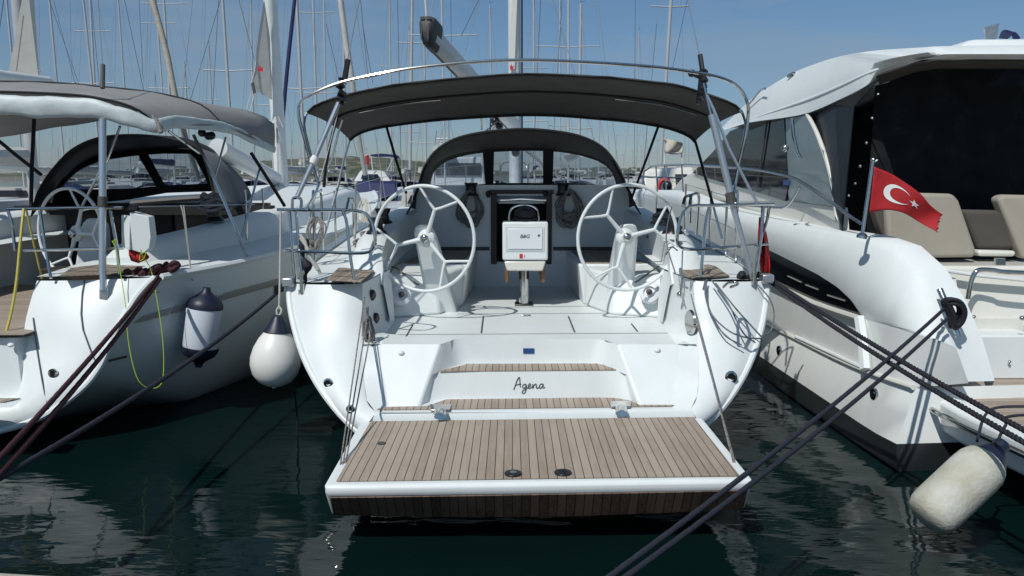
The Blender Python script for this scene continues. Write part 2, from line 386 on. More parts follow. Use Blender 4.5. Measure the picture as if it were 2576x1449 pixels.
# hill beyond the bay
def hill():
    m=bpy.data.materials.new('scrub_hillside'); m.use_nodes=True; n=m.node_tree; L=n.links; p=n.nodes['Principled BSDF']; p.inputs['Roughness'].default_value=1
    g=n.nodes.new('ShaderNodeNewGeometry'); t=n.nodes.new('ShaderNodeTexNoise'); t.inputs['Scale'].default_value=.09; t.inputs['Detail'].default_value=8; t.inputs['Roughness'].default_value=.7; L.new(g.outputs['Position'],t.inputs['Vector'])
    r=n.nodes.new('ShaderNodeValToRGB'); e=r.color_ramp.elements; e[0].position=.42; e[0].color=(.035,.05,.03,1); e[1].position=.62; e[1].color=(.15,.14,.09,1); L.new(t.outputs['Fac'],r.inputs['Fac']); L.new(r.outputs[0],p.inputs['Base Color'])
    prof=[(-200,440),(150,436),(420,430),(560,420),(640,408),(720,400),(800,398),(900,396),(980,399),(1060,408),(1160,424),(1260,432),(1340,430),(1440,424),(1600,422),(1700,432),(1800,438),(2100,440),(2800,441)]
    mb=MB(); rows=[]
    pp=[]
    for i in range(len(prof)-1):
        for k in range(16):
            t_=k/16; a,b=prof[i],prof[i+1]; pp.append((a[0]+(b[0]-a[0])*t_,a[1]+(b[1]-a[1])*t_))
    for j in range(9):
        s=j/8; Y=520+s*260; row=[]
        for (px,py) in pp:
            top=W(px,py,780); x=(px-CX)/F*Y; z=-.5+(top.z+.5)*math.sin(s*math.pi/2)+(noise.noise(V(x*.045,Y*.05,0))*1.5+noise.noise(V(x*.15,Y*.1,3))*1.1)*(1 if s>0 else 0)
            row.append(V(x,Y,z))
        rows.append(row)
    mb.grid(rows); return struct('hill',mb,m,smooth=180)
hill()
# shoreline buildings-less sandy bank
mb=MB(); mb.hexa([(-400,470,-1),(400,470,-1),(400,520,-1),(-400,520,-1)],[(-400,480,.9),(400,480,.9),(400,520,2.5),(-400,520,2.5)])
struct('shore',mb,mat('dry_shore',(.17,.165,.14),.95,var=.4,vscale=.2),smooth=0)
# quay the photographer stands on
mb=MB(); z=.70
e0=WZ(-10,1436,z); e1=WZ(185,1447,z); d=(e1-e0).normalized()
a=e0-d*6; b=e1+d*9
mb.slab([a,b,b+V(0,-6,0),a+V(0,-6,0)],(0,0,-1.4))
q=struct('quay',mb,M['quay'],bevel=.02,smooth=0)
# ================================================================ BOAT A: the centre yacht
yA=thing('sailing_yacht',(0.12,6.2,0),'white sailing yacht moored stern-to in the centre, twin white wheels and teak bathing platform lowered','yacht')
def xc(Y): return .145-.0065*(Y-6)
ZF=.915
Lo=[(720,712,6.95),(724,770,6.85),(738,835,6.7),(762,905,6.5),(800,975,6.3),(850,1040,6.15),(905,1092,6.05)]
Ro=[(1937,705,6.95),(1932,765,6.85),(1917,840,6.7),(1888,920,6.5),(1848,990,6.3),(1803,1045,6.15),(1762,1080,6.05)]
Li=[(912,713,6.85),(911,770,6.75),(910,830,6.65),(912,895,6.48),(917,960,6.3),(924,1012,6.13),(945,1037,6.03)]
Ri=[(1744,706,6.85),(1748,765,6.75),(1753,830,6.65),(1757,895,6.48),(1757,960,6.3),(1752,1003,6.13),(1738,1028,6.03)]
LO=cr(WL(Lo),4); RO=cr(WL(Ro),4); LI=cr(WL(Li),4); RI=cr(WL(Ri),4)
# hull sides: stations from the stern edge forward
BOT=[(980,1128,6.0),(1100,1160,5.98),(1340,1176,5.96),(1580,1152,5.98),(1690,1118,6.0)]
sec0=LO+cr([LO[-1]]+WL(BOT)+[RO[-1]],5)[1:-1]+list(reversed(RO))
N=len(sec0)
def hullsec(Y,hb,zs,flat=.5):
    c=xc(Y); o=[]
    L=[V(c-hb,Y,zs),V(c-hb*1.0,Y,zs*.6),V(c-hb*.88,Y,.28),V(c-hb*.55,Y,-.06),V(c,Y,-.2),V(c+hb*.55,Y,-.06),V(c+hb*.88,Y,.28),V(c+hb,Y,zs*.6),V(c+hb,Y,zs)]
    return resample(cr(L,6),N)
rows=[resample(sec0,N)]
for Y,hb,zs in ((8,2.2,1.43),(9.5,2.25,1.49),(11,2.26,1.56),(13,2.2,1.64),(15,1.95,1.74),(17,1.5,1.84),(18.8,.85,1.93),(20.3,.12,2.02)): rows.append(hullsec(Y,hb,zs))
mb=MB(); mb.grid(rows); hullA=obj('hull',mb,M['gelside'],yA,smooth=60)
bvA_h=bvh(mb)
# rim lip round the stern
mb=MB(); mb.tube(cr(WL([(p[0]+7,p[1]+2,p[2]-.015) for p in Lo])+[WL([(925,1100,6.02)])[0]],4),.03,8)
mb.tube(cr(WL([(p[0]-7,p[1]+2,p[2]-.015) for p in Ro])+[WL([(1750,1086,6.02)])[0]],4),.03,8)
obj('stern_rim',mb,M['gel'],yA)
# transom faces
mb=MB()
for O,I in ((LO,LI),(RO,RI)):
    rr=[]
    for t in (0,.25,.5,.75,.92,1):
        rr.append([o.lerp(i,t)+V(0,-.09*math.sin(math.pi*t)**.6 if 0<t<1 else 0,0) for o,i in zip(O,I)])
    mb.grid(rr)
# lower lip under the lowest step
n=18
top=[WL([Li[-1]])[0].lerp(WL([Ri[-1]])[0],i/n) for i in range(n+1)]
bot=resample(cr([LO[-1]]+WL(BOT)+[RO[-1]],5),n+1)
mid=[WL([(932,1056,5.985)])[0].lerp(WL([(1748,1046,5.985)])[0],i/n) for i in range(n+1)]
mid0=[a.lerp(b,.5)+V(0,-.01,.012) for a,b in zip(top,mid)]
mid2=[p+V(0,.0,-.16) for p in mid]
mb.grid([top,mid0,mid,mid2,[a.lerp(b,.5)+V(0,-.03,0) for a,b in zip(mid2,bot)],bot])
transA=obj('transom',mb,M['gel'],yA,smooth=50)
bvA=bvh(mb)
# stern quarter tops and inner walls, steps, sole
WT=[(6.85,1.425,1.405),(7.3,1.42,1.41),(7.75,1.41,1.42)]
mb=MB()
z2,z3=.705,.485
def P_(px,py,z): return WZ(px,py,z)
# steps: rows built left to right, symmetric about the centre
def S(side,hw,Y,z): return V(xc(Y)+side*hw,Y,z)
yr1=6.62; yt2b=6.56; yt2f=6.3; yt3b=6.22; 
# sole
sole=MB()
yE=WZ(1340,853,ZF).y
yS2b=WZ(1340,914,z2).y; yS2f=WZ(1340,935,z2).y
yS3b=WZ(1340,1003,z3).y; yS3f=WZ(1340,1036,z3).y
yA_=WZ(1340,866,ZF).y; yB_=WZ(1340,1022,z3).y
sole.grid([[V(x,Y,ZF) for x in (-1.6,-.62+.1,.9,1.9)] for Y in (yE,8,9,10.3)])
for s_ in (-1,1): sole.face([V(xc(6.6)+s_*1.4,yE,ZF),V(xc(6.6)+s_*1.4,yA_,ZF),V(xc(6.6)+s_*.735,yA_,ZF),V(xc(6.6)+s_*.70,yA_+.07,ZF),V(xc(6.6)+s_*.64,yE-.015,ZF),V(xc(6.6)+s_*.57,yE,ZF)])
tr=MB()
# hw profile along x for edges of the recess (half widths)
hT=[.0,.5,.80,.90]   # straight part then curve
def edge(y,z,hs,dz=None):
    L=[]; 
    return L
HWs=[(-1.0,),( -.9,)]
def line(pts): return [V(xc(p[1])+p[0],p[1],p[2]) for p in pts]
X6=xc(6.5)
for sgn in (-1,1):
    def q3(hw,Y,z): return V(X6+sgn*hw,Y,z)
    a0,a1=q3(1.24,yA_,ZF),q3(.735,yA_,ZF); b0,b1=q3(1.14,yB_,z3),q3(.88,yB_,z3)
    tm=(ZF-z2)/(ZF-z3); m0=a0.lerp(b0,tm); m1=a1.lerp(b1,tm)
    tr.grid([[a0,a0.lerp(a1,.5),a1],[m0,m0.lerp(m1,.5),m1],[b0,b0.lerp(b1,.5),b1]])
    tr.grid([[a1,q3(.71,yA_+.05,ZF),q3(.67,yE-.04,ZF),q3(.62,yE-.01,ZF),q3(.57,yE,ZF)],[m1,q3(.74,m1.y+.08,z2),q3(.64,yS2b-.1,z2),q3(.57,yS2b-.03,z2),q3(.50,yS2b,z2)]])
    tr.grid([[m1,q3(.78,yS2f+.005,z2),q3(.72,yS2f,z2),q3(.62,yS2f,z2),q3(.55,yS2f,z2)],[b1,q3(.83,yS3b-.10,z3),q3(.76,yS3b-.04,z3),q3(.70,yS3b-.01,z3),q3(.62,yS3b,z3)]])
tr.grid([[V(X6-.57,yE,ZF),V(X6,yE,ZF),V(X6+.57,yE,ZF)],[V(X6-.50,yS2b,z2),V(X6,yS2b,z2),V(X6+.50,yS2b,z2)]])
tr.face([V(X6-.80,yS2b,z2-.001),V(X6+.80,yS2b,z2-.001),V(X6+.80,yS2f,z2-.001),V(X6-.80,yS2f,z2-.001)])
tr.grid([[V(X6-.55,yS2f,z2),V(X6,yS2f,z2),V(X6+.55,yS2f,z2)],[V(X6-.62,yS3b,z3),V(X6,yS3b,z3),V(X6+.62,yS3b,z3)]])
tr.face([V(X6-1.16,yS3b,z3),V(X6+1.16,yS3b,z3),V(X6+1.16,yS3f-.02,z3),V(X6-1.16,yS3f-.02,z3)])
steps=obj('stern_steps',tr,M['gel'],yA,bevel=.018,smooth=50,bseg=3)
bvS=bvh(tr,sole)
obj('cockpit_sole',sole,M['gel'],yA,smooth=0)
# inner quarter walls
mb=MB()
for sgn,I in ((-1,LI),(1,RI)):
    A=resample(I,9); fr=[]
    # forward edge of the wall (junction with steps / sole)
    F_=[V(xc(7.75)+sgn*1.33,7.75,1.40),V(xc(7.7)+sgn*1.3,7.7,1.2),V(xc(7.6)+sgn*1.27,7.6,ZF),V(xc(7.2)+sgn*1.27,7.2,ZF),*[V(X6+sgn*1.232,yA_,ZF).lerp(V(X6+sgn*1.132,yB_,z3),t) for t in (0,.33,.66,1)],V(X6+sgn*1.132,6.03,z3-.004)]
    mb.grid([A,[a.lerp(b,.5)+V(-sgn*.0,0,0) for a,b in zip(A,F_)],F_])
obj('cockpit_side_wall',mb,M['gel'],yA,smooth=50)
# quarter decks and side decks
mb=MB()
for sgn,O,I in ((-1,LO,LI),(1,RO,RI)):
    def ou(Y,hb,z): return V(xc(Y)+sgn*hb,Y,z)
    outer=[O[0],ou(8,2.2,1.43),ou(9.5,2.25,1.49),ou(11,2.26,1.56),ou(13,2.2,1.64),ou(15,1.95,1.74),ou(17,1.5,1.84),ou(18.8,.85,1.93),ou(20.3,.12,2.02)]
    inner=[I[0],V(xc(7.75)+sgn*1.33,7.75,1.42),ou(9.5,1.3,1.49),ou(11,1.0,1.6),ou(13,.6,1.7),ou(15,0,1.78),ou(17,0,1.86),ou(18.8,0,1.94),ou(20.3,0,2.02)]
    mb.grid([outer,[a.lerp(b,.5)+V(0,0,.01) for a,b in zip(outer,inner)],inner])
obj('deck',mb,M['gel'],yA,smooth=50)
# toe rail
mb=MB()
for sgn in (-1,1):
    mb.tube(cr([V(xc(Y)+sgn*(hb-.03),Y,z+.03) for Y,hb,z in ((7.1,2.1,1.40),(8,2.2,1.43),(9.5,2.25,1.49),(11,2.26,1.56),(13,2.2,1.64),(15,1.95,1.74),(17,1.5,1.84),(18.8,.85,1.93),(20.2,.14,2.02))],4),.035,6)
obj('toe_rail',mb,M['alu'],yA)
# coamings
mb=MB()
for sgn in (-1,1):
    rows=[]
    for Y,hi,ho,z in ((7.45,1.33,1.62,1.46),(7.6,1.36,1.66,1.60),(8.2,1.40,1.72,1.71),(9.0,1.38,1.74,1.79),(9.8,1.30,1.70,1.87),(10.4,1.25,1.66,1.92)):
        c=xc(Y); rows.append([V(c+sgn*(hi-.06),Y,.95),V(c+sgn*hi,Y,1.30),V(c+sgn*(hi+.02),Y,z-.03),V(c+sgn*(hi+.07),Y,z),V(c+sgn*(ho-.08),Y,z-.01),V(c+sgn*ho,Y,z-.06),V(c+sgn*(ho+.08),Y,1.40)])
    rows.insert(0,[p+V(0,-.12,-.12 if p.z>1.35 else 0) for p in rows[0]])
    mb.grid(rows)
obj('coaming',mb,M['gel'],yA,smooth=45)
# aft locker faces / helm seats, benches
mb=MB()
for sgn in (-1,1):
    c=xc(8)
    def h(hw,Y,z): return V(c+sgn*hw,Y,z)
    # helm bench block
    mb.hexa([h(1.36,7.75,ZF),h(.86,7.98,ZF),h(.66,8.55,ZF),h(1.4,8.55,ZF)],[h(1.38,7.95,1.33),h(.92,8.12,1.30),h(.66,8.6,1.33),h(1.4,8.6,1.36)])
obj('helm_seat',mb,M['gel'],yA,bevel=.03,bseg=3)
mb=MB()
for sgn in (-1,1):
    c=xc(9)
    mb.hexa([V(c+sgn*1.36,8.62,ZF),V(c+sgn*.66,8.62,ZF),V(c+sgn*.60,10.1,ZF),V(c+sgn*1.3,10.1,ZF)],[V(c+sgn*1.38,8.62,1.36),V(c+sgn*.60,8.62,1.36),V(c+sgn*.56,10.1,1.36),V(c+sgn*1.3,10.1,1.36)])
obj('bench',mb,M['gel'],yA,bevel=.025,bseg=3)
for sgn in (-1,1):
    c=xc(9); mb=MB(); mb.slab([V(c+sgn*1.30,8.68,1.364),V(c+sgn*.68,8.68,1.364),V(c+sgn*.63,10.05,1.364),V(c+sgn*1.22,10.05,1.364)],(0,0,.008)); obj('bench_teak',mb,M['teak_diag'],yA,smooth=0)
# seat outline grooves and foot chocks
mb=MB()
for s_,pts in ((-1,[(972,672,8.1),(1000,682,8.05),(1050,722,7.99),(1055,722,7.98)]),(1,[(1672,668,8.1),(1650,680,8.05),(1600,716,7.99),(1596,717,7.98)])):
    mb.tube([p+V(0,-.02,.03) for p in WL(pts)],.008,5)
obj('seat_lid_seam',mb,M['rubber'],yA)
# companionway bulkhead, in shade under the bimini
mb=MB(); Yb=10.1; c=xc(Yb)
xl,xr=W(1243,600,Yb).x,W(1380,600,Yb).x; zt=W(1300,492,Yb).z; zb=W(1300,660,Yb).z; ztop=W(1300,470,Yb).z+.02
for x0,x1,z0,z1 in ((c-1.36,xl,ZF,ztop),(xr,c+1.36,ZF,ztop),(xl,xr,ZF,zb),(xl,xr,zt,ztop)):
    mb.box(x0,x1,Yb,Yb+.12,z0,z1)
obj('bulkhead',mb,M['gel'],yA,smooth=0)
mb=MB(); mb.box(xl-.05,xr+.05,Yb+.13,Yb+1.4,ZF,ztop-.02); 
bxm=MB(); bxm.box(xl+.001,xr-.001,Yb+1.0,Yb+1.1,ZF-.2,ztop-.03); bxm.box(xl-.04,xl-.002,Yb+.13,Yb+1,ZF-.2,ztop-.03); bxm.box(xr+.002,xr+.04,Yb+.13,Yb+1,ZF-.2,ztop-.03)
obj('cabin_interior',bxm,M['interior'],yA,smooth=0)
mb=MB(); mb.box(xl-.04,xl+.035,Yb-.025,Yb-.003,zb-.02,zt+.02); mb.box(xr-.035,xr+.04,Yb-.025,Yb-.003,zb-.02,zt+.02); mb.box(xl-.06,xr+.06,Yb-.04,Yb-.003,zt+.021,zt+.07)
obj('companionway_frame',mb,M['wood_dark'],yA,smooth=0,bevel=.005)
mb=MB(); mb.slab(WL([(1252,502,Yb+.3),(1372,502,Yb+.3),(1370,512,Yb+.3),(1254,512,Yb+.3)]),(0,.5,0)); obj('sliding_hatch',mb,M['alu'],yA)
# dark seat backs/line at bulkhead foot
mb=MB()
for x0,x1 in ((c-1.3,xl-.06),(xr+.06,c+1.3)): mb.box(x0,x1,Yb-.02,Yb-.002,1.375,1.42)
obj('backrest_rail',mb,M['rubber'],yA,smooth=0)
# coachroof forward
mb=MB(); rows=[]
for Y,hb,z in ((10.22,1.45,1.93),(11.2,1.5,2.0),(12.5,1.42,2.08),(14,1.2,2.14),(15.5,.85,2.12),(16.6,.4,1.95)):
    cc=xc(Y); rows.append([V(cc-hb-.1,Y,1.5),V(cc-hb,Y,z-.08),V(cc-hb*.8,Y,z),V(cc,Y,z+.07),V(cc+hb*.8,Y,z),V(cc+hb,Y,z-.08),V(cc+hb+.1,Y,1.5)])
mb.grid(rows); obj('coachroof',mb,M['gel'],yA,smooth=50,bevel=.03)
mb=MB()
for sgn in (-1,1): mb.grid([[V(xc(Y)+sgn*(hb+.062),Y,z0+.0) for Y,hb,z0 in ((11.4,1.5,1.66),(12.5,1.42,1.72),(14,1.2,1.80),(15.2,.93,1.86))],[V(xc(Y)+sgn*(hb+.04),Y,z0) for Y,hb,z0 in ((11.4,1.5,1.80),(12.5,1.42,1.86),(14,1.2,1.93),(15.2,.93,1.95))]])
obj('coachroof_window',mb,M['darkstripe'],yA,solid=.01)
# bathing platform
zp0,zp1=.445,.465
TL,TR=WZ(906,1060,.445),WZ(1768,1050,.465); BL,BR=WZ(812,1222,.445),WZ(1896,1206,.465)
mb=MB()
bl2=W(822,1244,BL.y-.01); br2=W(1888,1226,BR.y-.01)
def lp(a,b,n=10): return [a.lerp(b,i/n) for i in range(n+1)]
top_=lp(TL,TR); bo=lp(BL,BR); lip=lp(bl2,br2)
Yk=BL.y+.16
und0=lp(W(833,1296,Yk),W(1876,1281,Yk)); und0=[p+V(0,0,-.035*math.sin(math.pi*i/10)) for i,p in enumerate(und0)]
und1=lp(TL+V(0,0,-.16),TR+V(0,0,-.16))
mb.grid([top_,bo,lip,und0,und1],cv=True); n0=11
mb.face([top_[0],bo[0],lip[0],und0[0],und1[0]]); mb.face([top_[-1],bo[-1],lip[-1],und0[-1],und1[-1]])
plat=obj('bathing_platform',mb,M['gel'],yA,bevel=.022,bseg=3,smooth=40)
mb=MB(); up=V(0,0,.004)
mb.slab([p+up for p in (WZ(932,1063,.446),WZ(1744,1052,.465),WZ(1860,1199,.466),WZ(846,1213,.446))],(0,0,.006)); obj('platform_teak',mb,M['teak'],plat,smooth=0)
bvP=bvh(MB().slab([p+up for p in (WZ(932,1063,.446),WZ(1744,1052,.465),WZ(1860,1199,.466),WZ(846,1213,.446))],(0,0,.006)))
# end panel in teak
nrm=(und0[0]-lip[0]).cross(lip[-1]-lip[0]).normalized()
if nrm.y>0: nrm=-nrm
mb=MB(); rr=[]
for t in (.10,.92): rr.append([lip[i].lerp(und0[i],t)+(V(.02,0,0) if i==0 else V(-.02,0,0) if i==10 else V(0,0,0))+nrm*.006 for i in range(11)])
mb.grid(rr); obj('end_panel_teak',mb,M['teak_dark'],plat,smooth=0,solid=.006)
for px,py in ((1291,1193),(1416,1191)):
    q=onto(bvP,px,py,.0); mb=MB(); mb.cyl(q,q+V(0,0,.012),.055,24); f=obj('ladder_socket',mb,M['black'],plat,bevel=.004)
    m2=MB(); m2.cyl(q+V(0,0,.0125),q+V(0,0,.016),.022,16); obj('socket_screw',m2,M['steel'],f)
q=onto(bvP,960,1116,0); mb=MB(); mb.cyl(q,q+V(0,0,.006),.03,20); obj('shower_cap',mb,M['rubber'],plat)
# hinges
for px,pyo in ((1108,0),(1562,-8)):
    mb=MB(); h0=WZ(px-27,1020+pyo,z3+.012); h1=WZ(px+27,1020+pyo,z3+.012); h2=WZ(px+24,1034+pyo,z3+.012); h3=WZ(px-26,1034+pyo,z3+.012)
    mb.slab([h0,h1,h2,h3],(0,0,.012)); hp=obj('platform_hinge',mb,M['steel'],yA,bevel=.004)
    mb=MB()
    for dx in (-10,0,10):
        a_=WZ(px+dx,1034+pyo,z3+.02); b_=WZ(px+dx+1,1056+pyo,.47); mb.tube([a_,a_.lerp(b_,.4)+V(0,-.05,.0),b_+V(0,-.02,.03)],.018 if dx else .03,8)
    obj('hinge_arm',mb,M['steel'],hp)
# step teak
def tk(name,pts,z,mt):
    mb=MB(); mb.slab([WZ(px,py,z+.004) for px,py in pts],(0,0,.006)); return obj(name,mb,mt,yA,smooth=0)
tk('step_teak',[(1176,917),(1512,916),(1566,931),(1104,935)],z2,M['teak'])
tk('step_teak',[(1090,1018),(1122,1006),(1570,1001),(1600,1013),(1722,1018),(1726,1022),(948,1032),(950,1026),(1074,1023)],z3,M['teak'])
# side deck teak pads
mb=MB(); mb.slab([WZ(px,py,1.425) for px,py in ((821,706),(908,711),(941,683),(928,677),(852,676))],(0,0,.012)); obj('teak_seat_pad',mb,M['teak_diag'],yA,smooth=0,bevel=.003)
mb=MB(); mb.slab([WZ(px,py,1.425) for px,py in ((1702,672),(1714,694),(1742,702),(1835,697),(1800,672),(1782,668))],(0,0,.012)); obj('teak_seat_pad',mb,M['teak_diag'],yA,smooth=0,bevel=.003)
# sole hatch seams & handles
mb=MB()
for a_,b_ in (((1216,796),(1211,838)),((1430,796),(1446,836)),((1022,846),(1038,818)),((1589,815),(1604,834))):
    p,q=WZ(*a_,ZF+.001),WZ(*b_,ZF+.001); mb.tube([p,q],.008,4)
p,q=WZ(1150,790,ZF+.001),WZ(1520,788,ZF+.001); mb.tube([p,q],.003,4)
p,q=WZ(1000,842,ZF+.001),WZ(1680,838,ZF+.001); mb.tube([p,q],.003,4)
obj('hatch_seam',mb,M['rubber'],yA)
mb=MB()
for px,py in ((1323,795),): p=WZ(px,py,ZF+.002); mb.box(p.x-.05,p.x+.05,p.y-.02,p.y+.02,ZF+.001,ZF+.014)
obj('hatch_ring',mb,M['steel'],yA,bevel=.004)
# maker badge, yacht name
bvT=bvh(tr)
mb=MB(); pts=[onto(bvT,px,py,.004) for px,py in ((1316,876),(1344,876),(1344,889),(1316,889))]; mb.slab(pts,(0,-.003,0)); obj('maker_badge',mb,M['bluepaint'],yA,smooth=0)
# wordmark strokes "Agena" (display-pixel coordinates)
def zz(l): return [((x/2.0705+1900)*.6708,(y/2.0705+1000)*.6708) for x,y in l]
strokes=[[(55,955),(66,925),(82,880),(97,860),(101,868),(103,900),(106,935)],[(66,922),(86,915),(112,910)],
 [(150,915),(138,912),(126,922),(124,938),(134,944),(146,932),(152,916),(153,940),(146,968),(134,984),(120,978),(126,962),(145,950),(165,938)],
 [(165,936),(180,928),(186,914),(178,908),(169,920),(168,938),(176,946),(190,938),(200,930)],
 [(203,912),(203,944),(212,922),(224,910),(230,918),(230,940),(238,944),(248,936)],
 [(284,914),(268,910),(256,922),(254,938),(262,944),(276,930),(284,912),(281,932),(286,942),(298,934)]]
mb=MB()
for s_ in strokes:
    P=[onto(bvT,px,py,.003) for px,py in zz([tuple(p) for p in cr([V(x,y,0) for x,y in s_],4) and [(v.x,v.y) for v in cr([V(x,y,0) for x,y in s_],4)]])]
    mb.tube(P,.0042,6)
obj('name_lettering',mb,M['ink'],yA)
# exhausts, fittings on the transom
for px,py,r in ((827,962,.036),(1837,948,.05),(883,1028,.033)):
    q=onto(bvA,px,py,0); d_=(V(-.1,-1,.1) if px<1300 else V(.1,-1,.1)).normalized()
    mb=MB(); mb.lathe([(r*.62,0),(r*.7,.6),(r,.7),(r*1.05,1),(r*.65,1.05),(r*.55,.2)],q+d_*-.03,q+d_*.02,20); o=obj('exhaust_outlet',mb,M['steel'],yA)
    m2=MB(); m2.cyl(q+d_*-.02,q+d_*.012,r*.55,16); obj('outlet_bore',m2,M['black'],o)
for px,py in ((1009,888),(1653,881)):
    q=onto(bvT,px,py,0); mb=MB(); mb.ball(q,.03,14,.7); obj('round_cap',mb,M['gel'],yA)
# side-wall fittings
bvW=bvh(MB().grid([resample(LI,9),[V(xc(7.75)-1.33,7.75,1.40)]*3+[V(xc(yE)-1.26,yE,ZF)]*6]))
for px,py in ((929,742),(938,800)):
    q=W(px,py,7.05); mb=MB(); mb.lathe([(.035,0),(.05,.3),(.05,.7),(.03,1)],q,q+V(.05,-.02,0),16); obj('wall_fitting',mb,M['black'],yA)
mb=MB(); q=W(1740,810,6.70); rows=[]
mb.lathe([(.0,0),(.09,.2),(.11,.6),(.10,1)],q+V(.02,0,0),q+V(-.025,-.008,0),24); o=obj('cockpit_vent',mb,M['steel'],yA,bevel=.002)
for py in (762,): 
    pass
mb=MB(); mb.tube(WL([(1711,674,7.0),(1716,700,6.98),(1714,730,6.97),(1708,748,6.99)]),.012,8); mb.tube(WL([(1691,722,7.4),(1698,745,7.38),(1702,768,7.35)]),.009,6); mb.ball(W(1702,768,7.3),.03,10); mb.ball(W(1710,741,6.95),.03,10); obj('shower_handset',mb,M['steel'],yA)
# round white speakers on the locker faces
for px,py,s_ in ((1009,742,-1),(1634,735,1)):
    q=W(px,py,7.78); ax=V(-s_*.35,-1,.35).normalized(); mb=MB(); mb.lathe([(.105,0),(.11,.5),(.10,.9),(.06,1),(.055,.8),(.03,.8),(.025,1.1)],q-ax*.12,q+ax*.02,28); o=obj('deck_speaker',mb,M['screen'],yA)
    m2=MB(); m2.lathe([(.03,0),(.03,.7),(.015,1)],q+ax*.015,q+ax*.04,16); obj('speaker_hub',m2,M['rubber'],o)
# wheels and pedestals
def wheel(name,c,r,forks,yaw,parent,rr=.017):
    X=V(math.cos(yaw),math.sin(yaw),0); Z=V(0,0,1); A=V(-math.sin(yaw),math.cos(yaw),0) # A forward
    def pt(rad,a,d=0): return Vector(c)+X*(rad*math.cos(a))+Z*(rad*math.sin(a))+A*d
    mb=MB(); mb.tube([pt(r,2*math.pi*i/64) for i in range(64)],rr,10,closed=True)
    w=obj(name,mb,M['gel'],parent,smooth=60)
    for f in forks:
        a=R(f); m2=MB(); m2.tube([pt(.05,a,.06),pt(r*.3,a,.055),pt(r*.6,a,.035)],[.026,.021,.017],8)
        for d in (-24,24): m2.tube([pt(r*.585,a,.036),pt(r*.68,a+R(d*.42),.025),pt(r*.99,a+R(d),0)],[.016,.013,.012],8)
        obj('spoke',m2,M['gel'],w,smooth=60)
    m3=MB(); m3.lathe([(.09,0),(.085,.5),(.055,.9),(.05,1)],pt(0,0,.09),pt(0,0,.03),24); hb=obj('wheel_hub',m3,M['gel'],w)
    m4=MB(); m4.lathe([(.04,0),(.042,.5),(.036,.8),(.02,1)],pt(0,0,.028),pt(0,0,-.012),24); obj('hub_cap',m4,M['steel'],hb)
    return w
wcL=W(1066,601,7.62); wcR=W(1580,598,7.62)
wheel('steering_wheel',wcL,.505,(70,193,312),R(-14),yA)
wheel('steering_wheel',wcR,.505,(133,14,252),R(14),yA)
def pedestal(hub,foot,wid,sgn):
    # foot px line on sole, hub world
    mb=MB(); f0=WZ(*foot,ZF); b=Vector(f0)
    rows=[]
    for t,w_,d_ in ((0,.20,.36),(.25,.18,.30),(.55,.16,.23),(.8,.145,.19),(.92,.13,.16),(.98,.10,.12),(1,.055,.07)):
        p=b.lerp(V(hub.x-sgn*.0,hub.y+.15,hub.z+.12),t); ww=w_*wid
        x0=p.x-ww*.75; x1=p.x+ww*.75; y0=p.y; y1=p.y+d_
        rows.append([V(x0,y0+.02,p.z),V(x0+.03,y0,p.z),V(x1-.03,y0,p.z),V(x1,y0+.02,p.z),V(x1,y1,p.z),V(x0,y1,p.z)])
    mb.grid(rows,cu=True); mb.face(rows[-1]); return obj('wheel_pedestal',mb,M['gel'],yA,bevel=.015,smooth=45,bseg=3)
pedestal(V(wcL.x-.03,wcL.y,wcL.z),(1112,786),1.0,-1)
pedestal(V(wcR.x+.03,wcR.y,wcR.z),(1556,782),1.0,1)
# small instrument marks on pedestals
for px,py,s_ in ((1070,651,-1),(1576,668,1)):
    pass
# table / instrument pod between the wheels
Yp=8.35
pod=MB()
def bx(px0,py0,px1,py1,Y,d,mbx=None,tp=0):
    m=mbx or MB(); a=W(px0,py1,Y); b=W(px1,py0,Y)
    m.hexa([(a.x+tp,Y,a.z),(b.x-tp,Y,a.z),(b.x-tp,Y+d,a.z),(a.x+tp,Y+d,a.z)],[(a.x,Y,b.z),(b.x,Y,b.z),(b.x,Y+d,b.z),(a.x,Y+d,b.z)]); return m
pm=bx(1264,558,1379,655,Yp,.26)
pod_o=obj('instrument_pod',pm,M['gel'],yA,bevel=.02,bseg=3)
obj('pod_tray',bx(1268,657,1373,682,Yp+.01,.24,tp=.03),M['cream'],pod_o,bevel=.015)
obj('screen_frame',bx(1272,570,1370,633,Yp-.006,.006),M['gelgrey'],pod_o,bevel=.004)
obj('screen_cover',bx(1277,575,1365,627,Yp-.016,.010),M['screen'],pod_o,bevel=.006)
q=W(1320,595,Yp-.0175); text('screen_lettering','B&G',.052,M['ink'],pod_o,q,(1,0,0),(0,0,1),shear=.25)
obj('red_decal',bx(1307,639,1315,650,Yp-.004,.004),M['redpaint'],pod_o)
obj('small_mark',bx(1319,642,1320.5,648,Yp-.003,.003),M['ink'],pod_o)
obj('screen_latch',bx(1353,590,1358,595,Yp-.02,.004),M['rubber'],pod_o)
mb=MB(); mb.tube(cr(WL([(1281,558,Yp+.1),(1281,545,Yp+.1),(1286,527,Yp+.1),(1300,518,Yp+.1),(1318,516,Yp+.1),(1337,518,Yp+.1),(1350,527,Yp+.1),(1355,545,Yp+.1),(1355,558,Yp+.1)]),5),.011,8); obj('grab_hoop',mb,M['steel'],pod_o)
q=W(1320,552,Yp+.14); mb=MB(); mb.lathe([(.13,0),(.13,.25),(.105,.32),(.115,.5),(.10,.8),(.05,1)],q+V(0,0,-.03),q+V(0,0,.13),28); obj('compass',mb,M['black'],pod_o)
a=WZ(1318,768,ZF); mb=MB(); mb.lathe([(.055,0),(.055,1)],V(a.x,a.y+.03,ZF),V(a.x,a.y+.03,1.45),24); obj('table_leg',mb,M['steel'],yA)
